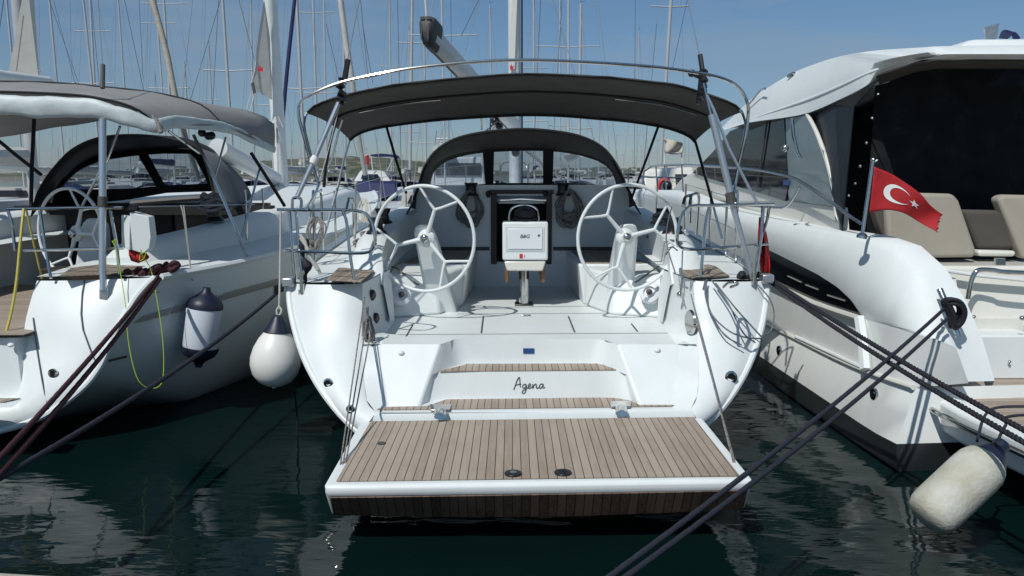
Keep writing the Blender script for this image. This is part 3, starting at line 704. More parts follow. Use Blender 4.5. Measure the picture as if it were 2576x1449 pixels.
mb=MB(); mb.box(a.x-.1,a.x+.1,a.y-.05,a.y+.15,ZF+.001,ZF+.02); obj('leg_foot',mb,M['black'],yA,bevel=.01)
for x0,x1 in ((1271,1279),(1362,1371)):
    obj('table_leaf',bx(x0,660,x1,711,Yp+.08,.9),M['wood'],yA,bevel=.004)
# companionway details: winches, clutches, rope bags
for px,py in ((1185,470),(1416,470)):
    q=W(px,py+22,Yb-.06); mb=MB(); mb.lathe([(.10,0),(.09,.1),(.07,.2),(.062,.6),(.075,.85),(.085,.9),(.085,1)],q,q+V(0,0,.16),20); obj('halyard_winch',mb,M['black'],yA)
for px,py in ((1228,487),(1372,486)):
    mb=MB(); q=W(px,py,Yb-.05); mb.ball(q,.035,12); mb.box(q.x-.02,q.x+.02,q.y-.0,q.y+.06,q.z-.05,q.z+.02); obj('rope_clutch',mb,M['black'],yA)
for s_,Y,hw,z in ((-1,9.0,1.58,1.78),(1,9.0,1.58,1.78),(-1,8.35,1.55,1.71),(1,8.35,1.55,1.71)):
    q=V(xc(Y)+s_*hw,Y,z); mb=MB(); mb.lathe([(.11,0),(.10,.15),(.075,.25),(.065,.6),(.085,.85),(.09,1)],q,q+V(0,0,.17),20); obj('sheet_winch',mb,M['black'],yA)
# sprayhood
Yh=9.95
aft=[(1018,545,9.6),(1040,505,9.75),(1055,462,9.9),(1070,420,9.95),(1095,382,Yh),(1140,352,Yh),(1210,334,Yh),(1316,325,Yh),(1420,334,Yh),(1485,353,Yh),(1527,382,Yh),(1550,420,9.95),(1572,462,9.9),(1592,500,9.75),(1612,540,9.6)]
win=[(1060,530,10.3),(1066,500,10.4),(1072,468,10.5),(1078,435,10.6),(1106,404,10.75),(1150,386,10.8),(1225,375,10.85),(1316,372,10.85),(1395,375,10.85),(1460,385,10.8),(1510,400,10.75),(1543,432,10.6),(1554,468,10.5),(1562,500,10.4),(1570,525,10.3)]
A_=resample(cr(WL(aft),5),61); B_=resample(cr(WL(win),5),61)
Mid=[a.lerp(b,.5)+V(0,0,.07)+(a.lerp(b,.5)-V(.11,a.lerp(b,.5).y,1.9)).normalized()*.03 for a,b in zip(A_,B_)]
mb=MB(); mb.grid([A_,Mid,B_]); hood=obj('sprayhood',mb,M['fabric_dark'],yA,solid=.012,smooth=60)
mb=MB(); mb.tube([p+V(0,-.01,0) for p in A_[4:-4]],.018,8); obj('hood_edge',mb,M['fabric_black'],hood)
# front panel frame with three openings
Yw0,Yw1=10.86,11.15
def frame(px,py):   # plane leaning forward going down
    t=(py-372)/100; return W(px,py,Yw0+ .28*t)
def win_poly(l): return [frame(*p) for p in l]
wl=cr([V(1083,468,0),V(1085,440,0),V(1108,412,0),V(1150,395,0),V(1212,384,0),V(1219,390,0),V(1220,458,0),V(1212,465,0),V(1150,472,0),V(1092,476,0)],1,True)
cards=[[(1083,474),(1084,446),(1096,424),(1120,406),(1160,392),(1214,383),(1219,388),(1221,458),(1216,464),(1160,470)],
       [(1242,382),(1247,378),(1362,378),(1367,382),(1366,458),(1361,462),(1246,462),(1241,458)],
       [(1392,383),(1397,380),(1450,388),(1500,402),(1530,420),(1545,442),(1551,472),(1470,470),(1396,463),(1390,458)]]
for c_ in cards:
    mb=MB(); mb.slab([frame(*p) for p in c_],(0,.004,0)); obj('clear_window',mb,M['vinyl'],hood,smooth=0)
# frame strips: between window outlines and hood edge
def strip(a,b):
    n=24; mb2.grid([resample([frame(*p) for p in a],n),resample([frame(*p) for p in b],n)])
mb2=MB()
strip([(1070,478),(1068,455),(1074,432),(1100,404),(1145,384),(1225,372),(1316,369),(1400,372),(1465,383),(1515,399),(1548,430),(1562,455),(1565,478)],
      [(1083,476),(1084,446),(1096,424),(1120,406),(1160,392),(1214,383),(1316,378),(1397,380),(1450,388),(1500,402),(1530,420),(1545,442),(1552,476)])
strip([(1214,380),(1221,464)],[(1243,378),(1241,464)]); strip([(1366,376),(1366,464)],[(1393,378),(1390,464)])
strip([(1070,474),(1160,468),(1246,461),(1361,461),(1470,468),(1563,474)],[(1066,492),(1160,482),(1246,471),(1361,471),(1470,482),(1568,492)])
obj('window_frame',mb2,M['fabric_black'],hood,solid=.02,smooth=0)
# bimini
af=[(770,284),(782,272),(800,262),(840,246),(900,231),(1000,212),(1100,201),(1200,192),(1316,185),(1450,189),(1560,196),(1640,205),(1700,212),(1760,230),(1820,250),(1850,264),(1868,281)]
fo=[(880,352),(890,343),(903,335),(930,325),(975,316),(1050,306),(1120,299),(1210,293),(1316,288),(1410,290),(1500,297),(1580,304),(1640,313),(1680,321),(1715,333),(1735,343),(1748,356)]
A2=resample(cr([W(x,y,7.45) for x,y in af],4),49); B2=resample(cr([W(x,y,9.6) for x,y in fo],4),49)
rows=[]
for k in range(9):
    t=k/8; rows.append([a.lerp(b,t)+V(0,0,.045*math.sin(math.pi*t)+.012*noise.noise(V(i*.35,t*2,0))*(1 if k in(0,) else .5)) for i,(a,b) in enumerate(zip(A2,B2))])
mb=MB(); mb.grid(rows); bim=obj('bimini',mb,M['fabric_dark'],yA,solid=.01,smooth=60)
def brow(t,dz=0,i0=0,i1=49): return [A2[i].lerp(B2[i],t)+V(0,0,.045*math.sin(math.pi*t)+dz) for i in range(i0,i1)]
mb=MB(); mb.tube(brow(.45,-.014),.014,8); mb.tube(brow(.985,-.01),.02,8); mb.tube(brow(.01,-.004),.014,8); obj('bimini_bow',mb,M['fabric_black'],bim)
mb=MB(); mb.tube(brow(.47,-.035,4,15),.011,8); mb.tube(brow(.47,-.035,35,46),.011,8); obj('exposed_bow_tube',mb,M['steel'],bim)
# stainless arch aft of the bimini
arch=[(790,432,6.95),(778,395,6.95),(765,345,6.93),(753,300,6.92),(751,272,6.92),(762,252,6.92),(795,232,6.92),(860,207,6.92),(960,185,6.9),(1050,170,6.9),(1180,157,6.9),(1316,151,6.9),(1480,157,6.9),(1640,168,6.9),(1740,181,6.92),(1800,192,6.92),(1842,208,6.92),(1868,232,6.92),(1881,262,6.92),(1882,290,6.93),(1875,345,6.93),(1860,410,6.95),(1850,462,6.95)]
mb=MB(); mb.tube(cr(WL(arch),5),.0145,8); mb.tube(cr(WL([(772,284,7.44),(766,300,7.4),(767,330,7.2),(784,400,7.0),(792,440,6.97)]),5),.0125,8)
mb.tube(cr(WL([(1862,277,7.44),(1870,290,7.4),(1876,318,7.2),(1868,370,7.0)]),5),.0125,8)
mb.tube(cr(WL([(790,432,6.95),(800,470,6.9),(770,528,6.85)]),4),.0125,8)
mb.tube(cr(WL([(1850,462,6.95),(1846,500,6.9),(1850,515,6.85)]),4),.0125,8)
obj('stern_arch',mb,M['steel'],yA)
mb=MB()
for l,r in (([(880,353,9.6),(866,400,9.0),(850,470,8.8),(836,520,8.7),(815,600,8.55)],.014),([(862,300,8.3),(852,330,8.4),(835,400,8.6),(800,470,8.7)],.011)): mb.tube(WL(l),r,8)
mb.tube(WL([(1750,356,9.6),(1775,440,8.9),(1800,540,8.7),(1817,600,8.6)]),.013,8)
obj('bimini_strut',mb,M['alu'],yA)
mb=MB()
for l in ([(972,318,9.55),(990,380,9.3),(1012,455,9.6),(1022,486,9.7)],[(1657,315,9.55),(1630,390,9.4),(1605,455,9.6),(1585,510,9.7)],[(1748,352,9.6),(1770,430,8.92),(1795,520,8.74)],[(848,300,8.0),(832,350,8.2),(818,430,8.3),(815,470,8.35)]):
    P=resample(WL(l),8); mb.tube(P,.016,6)
obj('black_strap',mb,M['fabric_black'],yA)
# pushpits
def rail(l,r=.0135,m='steel',nm='pushpit_rail',Y=None):
    mb=MB()
    for s_ in l: mb.tube(cr(WL(s_),5),r,8)
    return obj(nm,mb,M[m],yA)
rail([[(698,527,7.0),(760,528,6.9),(840,528,6.78),(890,530,6.7),(918,537,6.65),(934,556,6.62),(943,590,6.6),(942,618,6.6),(930,633,6.62),(890,637,6.68),(820,634,6.76),(760,632,6.86),(720,630,6.95)],
      [(728,528,6.98),(733,600,6.93),(740,680,6.9),(742,712,6.9)],[(745,528,6.95),(752,620,6.9),(761,700,6.85),(763,718,6.85)],[(862,530,6.73),(872,560,6.72),(880,635,6.7),(892,712,6.68)],[(735,528,6.95),(736,505,6.95),(740,498,6.95),(753,498,6.93),(758,506,6.93),(757,528,6.9)],
      [(870,530,6.73),(876,505,7.0),(880,498,7.2),(888,510,7.4),(892,600,7.6)]])
rail([[(1948,514,7.0),(1880,515,6.9),(1800,517,6.8),(1745,518,6.7),(1726,526,6.66),(1712,548,6.62),(1705,580,6.6),(1704,608,6.6),(1712,622,6.62),(1740,627,6.68),(1800,624,6.76),(1860,620,6.88),(1932,614,6.98)],
      [(1919,516,6.98),(1914,600,6.93),(1900,690,6.9),(1897,708,6.9)],[(1935,520,7.0),(1928,560,7.0),(1912,610,6.95),(1903,660,6.9)],[(1785,517,6.78),(1776,560,6.76),(1768,640,6.72),(1762,697,6.7)],[(1735,517,6.7),(1738,495,6.9),(1745,488,7.0),(1757,490,7.1),(1757,520,7.2),(1752,590,7.3)],
      [(1718,517,6.66),(1722,500,6.8),(1730,493,6.9),(1738,498,7.0),(1736,560,7.1)]])
# stanchions, lifelines on both side decks
mb=MB(); lf=MB()
for sgn in (-1,1):
    pl=[]
    for Y in (8.0,8.45,9.2,10.6,12.4,14.3,16.2,18.0,19.6):
        hb={8.0:2.12,8.45:2.14,9.2:2.16,10.6:2.18,12.4:2.14,14.3:1.98,16.2:1.64,18.0:1.1,19.6:.35}[Y]
        z=1.42+(Y-7)*.047; p=V(xc(Y)+sgn*hb,Y,z); pl.append(p); mb.tube([p,p+V(-sgn*.0,0,.62)],.0125,8)
    mb.tube(cr([pl[0]+V(0,0,.1),pl[0]+V(0,0,.64),pl[0]+V(0,.1,.68),pl[0]+V(0,.34,.68),pl[1]+V(0,0,.62),pl[1]],4),.0125,8)
    for dz in (.3,.61): lf.tube([p+V(0,0,dz) for p in pl],.004,5)
mb.tube(cr([V(-.3,20.1,2.0),V(-.25,20.3,2.6),V(.05,20.6,2.65),V(.35,20.3,2.6),V(.4,20.1,2.0)],5),.014,8)
obj('stanchion',mb,M['steel'],yA); obj('lifeline',lf,M['wire'],yA)
# backstay adjusters
def tubeobj(nm,l,r,m,par=yA,k=1,n=8):
    mb=MB(); P=WL(l); mb.tube(cr(P,4) if k else P,r,n); return obj(nm,mb,M[m],par)
tubeobj('backstay',[(912,-40,8.3),(874,152,7.15)],.005,'wire',k=0)
tubeobj('backstay_sleeve',[(875,152,7.15),(866,206,7.05)],.026,'black',k=0)
tubeobj('backstay',[(1722,-40,8.2),(1760,142,7.15)],.005,'wire',k=0)
tubeobj('backstay_sleeve',[(1761,138,7.15),(1767,178,7.1)],.022,'black',k=0)
for pts,sd in (([(864,200,7.05),(857,212,7.03),(858,232,7.02),(863,248,7.0),(858,262,7.0)],1),([(1768,176,7.08),(1770,196,7.06),(1768,220,7.05),(1764,250,7.04)],2)):
    mb=MB(); P=cr(WL(pts),3); mb.tube(P,[.03+.018*math.sin(i*2.1) for i in range(len(P))],8)
    if sd==2:
        mb.tube(cr(WL([(1740,184,7.06),(1752,190,7.05),(1766,198,7.05),(1775,222,7.04)]),3),.02,7); mb.ball(W(1740,184,7.06),.035,8)
        mb.tube(WL([(1766,176,7.06),(1757,262,7.05)]),.022,6)
    obj('backstay_block',mb,M['black'],yA)
tubeobj('tensioner_tube',[(852,258,7.0),(790,402,6.93),(748,494,6.88)],.021,'alu',k=0)
mb=MB(); mb.lathe([(.03,0),(.035,.5),(.03,1)],W(794,394,6.94),W(786,412,6.92),14); obj('tensioner_clip',mb,M['white_cloth'],yA)
tubeobj('thin_stay',[(860,222,7.02),(846,300,6.99),(820,400,6.95),(770,580,6.88)],.005,'rope_white',k=0)
tubeobj('tensioner_tube',[(1790,288,6.95),(1838,488,6.9)],.032,'alu',k=0,n=14)
tubeobj('tensioner_collar',[(1835,484,6.9),(1843,516,6.89)],.042,'rubber',k=0,n=14)
tubeobj('tensioner_tube',[(1843,515,6.89),(1868,610,6.87),(1896,708,6.85)],.026,'alu',k=0,n=14)
tubeobj('tensioner_tube',[(1778,240,7.0),(1795,275,6.98),(1832,370,6.94),(1905,512,6.88)],.013,'alu',k=0)
tubeobj('thin_stay',[(1770,210,7.02),(1788,286,6.97)],.012,'steel',k=0)
for pts in ([(750,728),(770,728),(764,768),(752,768)],[(1888,708),(1902,708),(1906,752),(1894,754)]):
    mb=MB(); P=[W(x,y,6.83) for x,y in pts]; mb.slab(P,(0,.02,0)); obj('chainplate',mb,M['alu'],yA,bevel=.004)
    mb=MB(); a_=(P[0]+P[1])/2; mb.tube([a_+V(0,-.0,.16),a_+V(0,-.01,-.03)],.02,8); obj('stay_fork',mb,M['steel'],yA)
# stern cleats (chromed blocks at corners)
for px,py,s_ in ((727,712,-1),(1928,703,1)):
    q=W(px,py,6.9); mb=MB(); mb.box(q.x-.05,q.x+.05,q.y-.06,q.y+.06,q.z-.03,q.z+.05); obj('corner_fitting',mb,M['alu'],yA,bevel=.012)
# boom and mast
E=W(1076,80,9.4); Mb=W(1296,318,13.6)
ax=(Mb-E).normalized(); sd=ax.cross(V(0,0,1)).normalized(); upv=sd.cross(ax)
mb=MB()
def bsec(p,w_,h_): return [p+sd*(w_*math.cos(a)*(1 if abs(math.cos(a))<.9 else 1))+upv*(h_*math.sin(a)) for a in [2*math.pi*k/20 for k in range(20)]]
mb.grid([bsec(E.lerp(Mb,t),.085,.145) for t in (0.02,.3,.6,1)],cu=True); boom=obj('boom',mb,M['mast'],yA,smooth=50)
mb=MB(); mb.tube([E.lerp(Mb,.03)-upv*.15-sd*.02,E.lerp(Mb,.97)-upv*.15-sd*.02],.012,6); obj('boom_track',mb,M['black'],boom)
mb=MB(); b0=E-ax*.06
secs=[(b0+ax*.0+upv*.17,.06,.02),(b0+upv*.12,.095,.06)]
rows=[]
for h_,wd,y0 in ((.175,.06,.06),(.155,.085,.0),(.10,.094,-.04),(.0,.086,-.04),(-.07,.072,-.02),(-.135,.055,.02),(-.165,.03,.08)):
    c_=E+upv*h_+ax*(y0)
    rows.append([c_-sd*wd,c_-sd*wd*.6-ax*.05,c_+sd*wd*.6-ax*.05,c_+sd*wd,c_+sd*wd+ax*(.26-y0),c_-sd*wd+ax*(.26-y0)])
mb.grid(rows,cu=True); mb.face(rows[0]); mb.face(rows[-1]); ec=obj('boom_end_cap',mb,M['rubber'],boom,bevel=.012)
mb=MB()
for s_ in (-1,1): c_=E+upv*.105-ax*.095; mb.slab([c_+sd*s_*.012,c_+sd*s_*.06,c_+sd*s_*.06+upv*.035,c_+sd*s_*.012+upv*.035],-ax*.008)
for s_ in (-1,1): c_=E-upv*.02-ax*.085; mb.slab([c_+sd*s_*.03-upv*.1,c_+sd*s_*.045-upv*.1,c_+sd*s_*.05+upv*.08,c_+sd*s_*.035+upv*.08],-ax*.008)
obj('sheave_slot',mb,M['black'],ec)
tubeobj('topping_lift',[(1068,-60,9.5),(1070,0,9.45),(1073,42,9.4)],.014,'rope_white',k=0)
# mast: round-backed section with white front edge
mb=MB(); m0=W(1297,470,13.8); 
def msec(p,s_=1): return [p+V(.105*s_*math.cos(a),.16*s_*math.sin(a),0) for a in [2*math.pi*k/20 for k in range(20)]]
mb.grid([msec(V(m0.x-.005,13.8,2.05)),msec(V(m0.x-.03,13.8,6.0)),msec(V(m0.x-.06,13.8,18),.9)],cu=True); mast=obj('mast',mb,M['mast'],yA,smooth=60)
mb=MB(); mb.tube([V(m0.x+.11,13.7,2.1),V(m0.x+.07,13.7,18)],.015,8); obj('mast_halyards',mb,M['navy'],mast)
mb=MB(); mb.slab(WL([(1279,182,13.6),(1294,182,13.6),(1303,-60,13.6),(1290,-60,13.6)]),(0,.01,0)); obj('furled_mainsail_edge',mb,M['palesail'],mast)
mb=MB(); P=[W(x,y,13.57) for x,y in ((1282,162),(1284,168),(1287,160),(1289,168),(1293,164),(1290,176),(1284,176))]; mb.slab(P,(0,.004,0)); obj('red_emblem',mb,M['redpaint'],mast)
mb=MB()
for z_,w_ in ((7.2,1.15),(11.0,.9)): 
    for s_ in (-1,1): mb.tube([V(m0.x-.03,13.8,z_),V(m0.x-.03+s_*w_,14.2,z_+.06)],.03,6)
obj('spreader',mb,M['mast'],mast)
mb=MB()
for s_ in (-1,1):
    mb.tube([V(xc(14)+s_*1.85,13.9,1.7),V(m0.x-.03+s_*1.15,14.2,7.26),V(m0.x-.03+s_*.9,14.2,11.06),V(m0.x,13.8,17)],.006,5); mb.tube([V(xc(14)+s_*1.7,13.9,1.7),V(m0.x,13.8,7.2)],.005,5)
mb.tube([V(.05,20.3,2.1),V(m0.x,13.9,17.8)],.006,5)
obj('shroud',mb,M['wire'],mast)
# vang, mainsheet lines
mb=MB()
for l in ([(1255,300,12.6),(1205,385,11.9)],[(1235,290,12.2),(1233,330,11.6)],[(1210,290,11.6),(1212,325,11.4)],[(1250,305,12.4),(1222,330,11.6)]): mb.tube(WL(l),.012,6)
mb.tube(WL([(1310,360,13.2),(1395,440,12.0)]),.016,6); mb.tube(WL([(1320,378,13.2),(1420,455,12.0)]),.012,6)
obj('mainsheet',mb,M['rope_grey'],yA)
mb=MB(); mb.ball(W(1246,305,12.5),.07,10); mb.ball(W(1256,318,12.5),.06,10); mb.ball(W(1297,384,13.4),.07,10); obj('mainsheet_block',mb,M['black'],yA)
# platform hoisting lines
mb=MB()
for l in ([(917,748,6.68),(855,1178,4.95)],[(924,800,6.62),(862,1172,4.97)],[(932,840,6.58),(869,1166,5.0)]): mb.tube(WL(l),.0055,6)
for l in ([(1738,740,6.72),(1846,1168,4.95)],[(1750,800,6.6),(1850,1168,4.95)]): mb.tube(WL(l),.0055,6)
obj('platform_line',mb,M['rope_grey'],yA)
# things stowed on the yacht
def looprope(name,l,r,m,label,cat='rope',closed=False,k=6,group=None):
    mb=MB(); 
    for s_ in l: mb.tube(cr(WL(s_),k,closed),r,6,closed=closed)
    return tag(obj(name,mb,M[m]),label,cat,group)
for px,seed,lab in ((1183,3,'grey flecked halyard coil hanging on the bulkhead left of the companionway'),(1433,5,'grey flecked halyard coil hanging on the bulkhead right of the companionway')):
    q=W(px,478,Yb-.1); mb=MB(); coil(mb,q,.13,.20,.010,11,'x',seed); tag(obj('rope_coil',mb,M['rope_grey']),lab,'rope','halyard coils by the companionway')
q=V(xc(9.3)+1.58,9.1,1.83)
def fake_pile(nm,c,rad,h,r,n,m,lab,seed=1,lean=0):
    rnd=random.Random(seed); pts=[]
    for i in range(n*14):
        a=i*2*math.pi/14; t=i/(n*14); rr=rad*(1-.55*t)*(1+.12*math.sin(a*1.7+seed)); pts.append(Vector(c)+V(rr*math.cos(a)+lean*t,rr*math.sin(a),h*t+.02*math.sin(a*2.3)))
    mb=MB(); mb.tube(cr(pts,2),r,6); return tag(obj(nm,mb,M[m]),lab,'rope')
fake_pile('rope_coil',V(xc(9)+1.62,8.95,1.60),.20,.30,.022,10,'rope_grey','thick dark rope coiled round the winch on the right coaming',2,-.05)
fake_pile('rope_coil',V(xc(9)-1.72,9.3,1.50),.26,.26,.022,9,'rope_grey','dark rope heap on the left side deck beside the dark hood',4,.1)
mb=MB()
rnd=random.Random(4)
for k in range(6):
    x0=788+rnd.uniform(0,12); mb.tube(cr(WL([(x0,545,7.9),(x0-12+rnd.uniform(-8,8),580,7.9),(x0-6+rnd.uniform(-12,8),625+rnd.uniform(-20,20),7.85),(x0+10+rnd.uniform(-8,8),600,7.8),(x0+14+rnd.uniform(-4,10),570,7.82),(x0+6,548,7.9)]),5),.008,6)
tag(obj('rope_coil',mb,M['rope_grey']),'pale lines tied in hanks along the left guard rail','rope')
mb=MB()
for k in range(5):
    x0=915+rnd.uniform(-6,6); mb.tube(cr(WL([(x0,500,10.5),(x0+rnd.uniform(5,18),525,10.4),(x0+rnd.uniform(-10,8),560,10.3),(x0-rnd.uniform(2,16),530,10.35),(x0,502,10.5)]),5),.010,6)
tag(obj('rope_coil',mb,M['rope_white']),'pale hanks of rope on the guard rail ahead of the left wheel','rope')
looprope('control_line',[[(1690,520,7.4),(1680,560,7.1),(1676,600,6.9),(1684,640,6.8),(1700,690,6.7)],[(1676,640,6.9),(1690,622,6.8),(1704,630,6.7)]],.006,'wire_dark','thin dark line looping from the right guard rail past the right wheel')
looprope('trailing_line',[[(1778,703,6.75),(1774,740,6.7),(1790,790,6.6),(1830,830,6.5),(1872,848,6.45),(1918,852,6.55)],[(1800,712,6.72),(1850,775,6.6),(1895,825,6.55),(1918,850,6.56)],[(1790,705,6.72),(1830,760,6.6),(1868,835,6.45),(1900,862,6.5)],[(1895,705,6.85),(1935,750,6.75),(1947,790,6.7),(1940,830,6.65),(1915,846,6.6)],[(1916,850,6.56),(1912,880,6.6),(1905,920,6.75)],[(1776,705,6.74),(1782,770,6.65),(1820,840,6.5),(1866,868,6.45)]],.0065,'wire_dark','thin dark lines tangled over the right stern quarter')
for l,nm,lb,r_ in (([(1820,722),(1832,712),(1850,710),(1856,716),(1838,722)],'shackle','steel shackle and pin lying on the right stern quarter',.011),):
    mb=MB(); mb.tube(cr([WZ(x,y,1.45) for x,y in l],3),r_,6); tag(obj(nm,mb,M['steel']),lb,'shackle')
mb=MB(); coil(mb,W(924,800,6.60),.035,.12,.007,6,'x',8); mb.tube([W(924,770,6.62),W(924,802,6.60)],.012,6); tag(obj('rope_hank',mb,M['rope_grey']),'small grey rope hank hanging at the left inner edge of the stern','rope')
# flag folded against the right rail
mb=MB(); rows=[]
for i in range(12):
    t=i/11; yy=545+t*145; w_=8+20*math.sin(min(1,t*1.25)*math.pi*.62)*(1 if t<.85 else 1-(t-.85)*3); cx_=1914+12*t
    rows.append([W(cx_-w_*.5+w_*j/6, yy+ (4 if j%2 else 0),7.0+.05*math.sin(j*2.2+t*3)) for j in range(7)])
mb.grid(rows); tag(obj('flag',mb,M['red'],solid=.004,smooth=60),'limp red flag hanging against the right stern rail of the centre yacht','flag')
mb=MB(); mb.tube(WL([(1921,515,7.02),(1915,620,7.0),(1908,700,6.98)]),.012,8); tag(obj('flagpole',mb,M['steel']),'slim steel flag staff behind the limp red flag','flagpole')
# lifebuoy light/ purple line at left rail
looprope('lashing',[[(755,590,6.9),(768,610,6.88),(775,640,6.86),(798,672,6.85),(806,690,6.85)],[(755,598,6.88),(772,622,6.86),(782,650,6.85),(800,680,6.84)]],.014,'rope_white','pale lashing line tied low on the left stern rail')
mb=MB(); P=cr(WL([(768,600,6.92),(762,640,6.9),(772,670,6.9),(768,695,6.9),(755,705,6.88)]),4); mb.tube(P,[.03+.02*math.sin(i) for i in range(len(P))],8); tag(obj('rope_bundle',mb,M['rope_black']),'black rope bundle on the left stern corner of the centre yacht','rope')
mb=MB(); P=cr(WL([(1858,690,6.95),(1880,700,6.95),(1905,690,6.95),(1930,700,6.98)]),4); mb.tube(P,[.035+.015*math.sin(i*1.3) for i in range(len(P))],8); tag(obj('rope_bundle',mb,M['rope_black']),'black rope bundle around the right stern cleat of the centre yacht','rope')
# ================================================================ BOAT B: left yacht
yB=thing('sailing_yacht',(-4.9,7,0),'white sailing yacht at the left with taupe bimini and grey brown hull stripe','yacht')
def xb(Y): return -5.25+(Y-7.2)*.145
SB=[(-3.2,7.2,1.40),(-2.80,8.0,1.44),(-2.52,8.8,1.49),(-2.36,10,1.55),(-2.33,12,1.62),(-2.5,14.5,1.72),(-2.95,17.5,1.85),(-3.45,20,1.95)]
WB=[(-3.99,6.95,0.0),(-3.40,8.1,0),(-3.02,9.3,0),(-2.80,10.6,0),(-2.75,12.4,0),(-2.9,14.8,0),(-3.2,17.6,0),(-3.48,19.9,0)]
edge=[(397,697,7.2),(376,716,7.16),(346,752,7.08),(314,806,6.98),(285,862,6.88),(262,915,6.8),(226,965,6.72),(170,1012,6.64),(110,1048,6.58),(40,1074,6.54),(-60,1096,6.5)]
E0=cr(WL(edge),3); NB=25
rows=[resample(E0,NB)]
for (sx,sy,sz),(wx,wy,wz) in zip(SB[1:],WB[1:]):
    a=V(sx,sy,sz); c=V(wx,wy,-.05); k=V(sx-.0,(sy+wy)/2,.42)
    cv_=[a*(1-t)**2+k*2*t*(1-t)+c*t*t for t in [i/18 for i in range(19)]]+[V(2*xb(wy)*.25+wx*.75,wy,-.25)]
    rows.append(resample(cv_,NB))
# port side mirrored
mb=MB(); mb.grid(rows)
def mir(p): return V(2*xb(p.y)-p.x,p.y,p.z)
mb.grid([[mir(p) for p in r] for r in rows]); 
hullB=obj('hull',mb,M['gelside'],yB,smooth=60); bvB=bvh(mb)
# sheer strake white lip
mb=MB(); mb.tube(cr([V(*p)+V(.01,0,0) for p in SB],4),.03,6); obj('toe_rail',mb,M['gel'],yB)
# stern face
fl=[(93,706,7.2),(82,740,7.1),(68,790,7.0),(61,830,6.95),(60,880,6.86),(57,940,6.76),(48,985,6.68),(30,1002,6.62),(-40,1010,6.58)]
a_=resample(cr(WL(fl),4),20); b_=resample(E0,20)
mb=MB(); rr=[]
for t in (0,.12,.3,.5,.7,.88,1): rr.append([p.lerp(q,t)+V(0,-.07*math.sin(math.pi*t)**.6 if 0<t<1 else 0,0) for p,q in zip(a_,b_)])
mb.grid(rr); mb.grid([[mir(p) for p in r] for r in rr])
obj('transom',mb,M['gel'],yB,smooth=50); bvBt=bvh(mb)
mb=MB(); mb.tube(cr([p+V(-.015,-.02,0) for p in E0[::3]],3),.028,8); obj('stern_rim',mb,M['gel'],yB)
# stern recess: step faces, teak, sole
mb=MB(); P=WL([(78,850,6.93),(40,850,6.8),(-420,852,6.75),(-420,1003,6.5),(30,1003,6.58),(58,1003,6.72)]); mb.face(P); mb.face(WL([(62,850,6.75),(-420,852,6.75)])+[V(-6.4,10.2,.95),V(-4.3,10.2,.95)])
mb.face([WZ(60,1003,.5),WZ(-420,1003,.5),WZ(-420,1030,.5),WZ(30,1025,.5)])
obj('stern_steps',mb,M['gel'],yB,smooth=0)
mb=MB(); mb.slab([WZ(60,843,.956),WZ(-300,845,.956),V(-6.3,9.9,.956),V(-4.25,9.9,.956)],(0,0,.006)); obj('sole_teak',mb,M['teak_x'],yB,smooth=0)
mb=MB(); mb.slab([WZ(52,1003,.506),WZ(-300,1003,.506),WZ(-300,1014,.506),WZ(10,1012,.506)],(0,0,.006)); obj('step_teak',mb,M['teak'],yB,smooth=0)
q=onto(bvBt,28,868,.0,6.9)
mb=MB(); mb.ball(W(28,868,6.74),.03,12,.7); obj('round_cap',mb,M['gel'],yB)
q=onto(bvBt,135,938,0); mb=MB(); mb.lathe([(.022,0),(.03,.5),(.042,.7),(.04,1),(.024,1.02)],q+V(0,.03,0),q+V(0,-.02,0),20); o=obj('exhaust_outlet',mb,M['steel'],yB)
m2=MB(); m2.cyl(q+V(0,.0,0),q+V(0,-.022,0),.024,16); obj('outlet_bore',m2,M['black'],o)
# inner quarter wall
mb=MB(); F_=[V(p.x-.04,p.y+.7,p.z if p.z<1 else p.z) for p in a_]; mb.grid([a_,F_]); obj('cockpit_side_wall',mb,M['gel'],yB)
# deck
mb=MB(); outer=[V(*p) for p in SB]; inner=[V(a_[0].x,a_[0].y,1.40),V(-4.35,8.0,1.44),V(-4.0,8.8,1.5),V(-3.9,10,1.56),V(-4.0,12,1.63),V(-4.2,14.5,1.74),V(-3.75,17.5,1.86),V(-3.5,20,1.95)]
outer[0]=E0[0]
mb.grid([outer,[a.lerp(b,.5)+V(0,0,.012) for a,b in zip(outer,inner)],inner]); mb.grid([[mir(p) for p in outer],[mir(p) for p in inner]])
mb.face([V(-5.6,11.5,1.6),V(-3.7,11.5,1.6),V(-3.9,16.5,1.8),V(-4.3,16.5,1.8)])
obj('deck',mb,M['gel'],yB,smooth=50)
mb=MB(); mb.slab([WZ(150,696,1.425),WZ(300,690,1.425),WZ(400,662,1.43),WZ(350,655,1.43),WZ(180,676,1.43)],(0,0,.01)); obj('teak_seat_pad',mb,M['teak_diag'],yB,smooth=0)
# coaming
mb=MB(); rows=[]
for Y,x1,z in ((7.9,-3.75,1.50),(8.1,-3.7,1.62),(9.0,-3.3,1.74),(10.0,-3.05,1.84),(11.0,-3.0,1.9)):
    rows.append([V(x1+.12,Y,1.40),V(x1,Y,z-.04),V(x1-.08,Y,z),V(x1-.3,Y,z),V(x1-.36,Y,z-.05),V(x1-.4,Y,.95)])
mb.grid(rows); mb.face(rows[0]); mb.grid([[mir(p) for p in r] for r in rows]); obj('coaming',mb,M['gel'],yB,smooth=45)
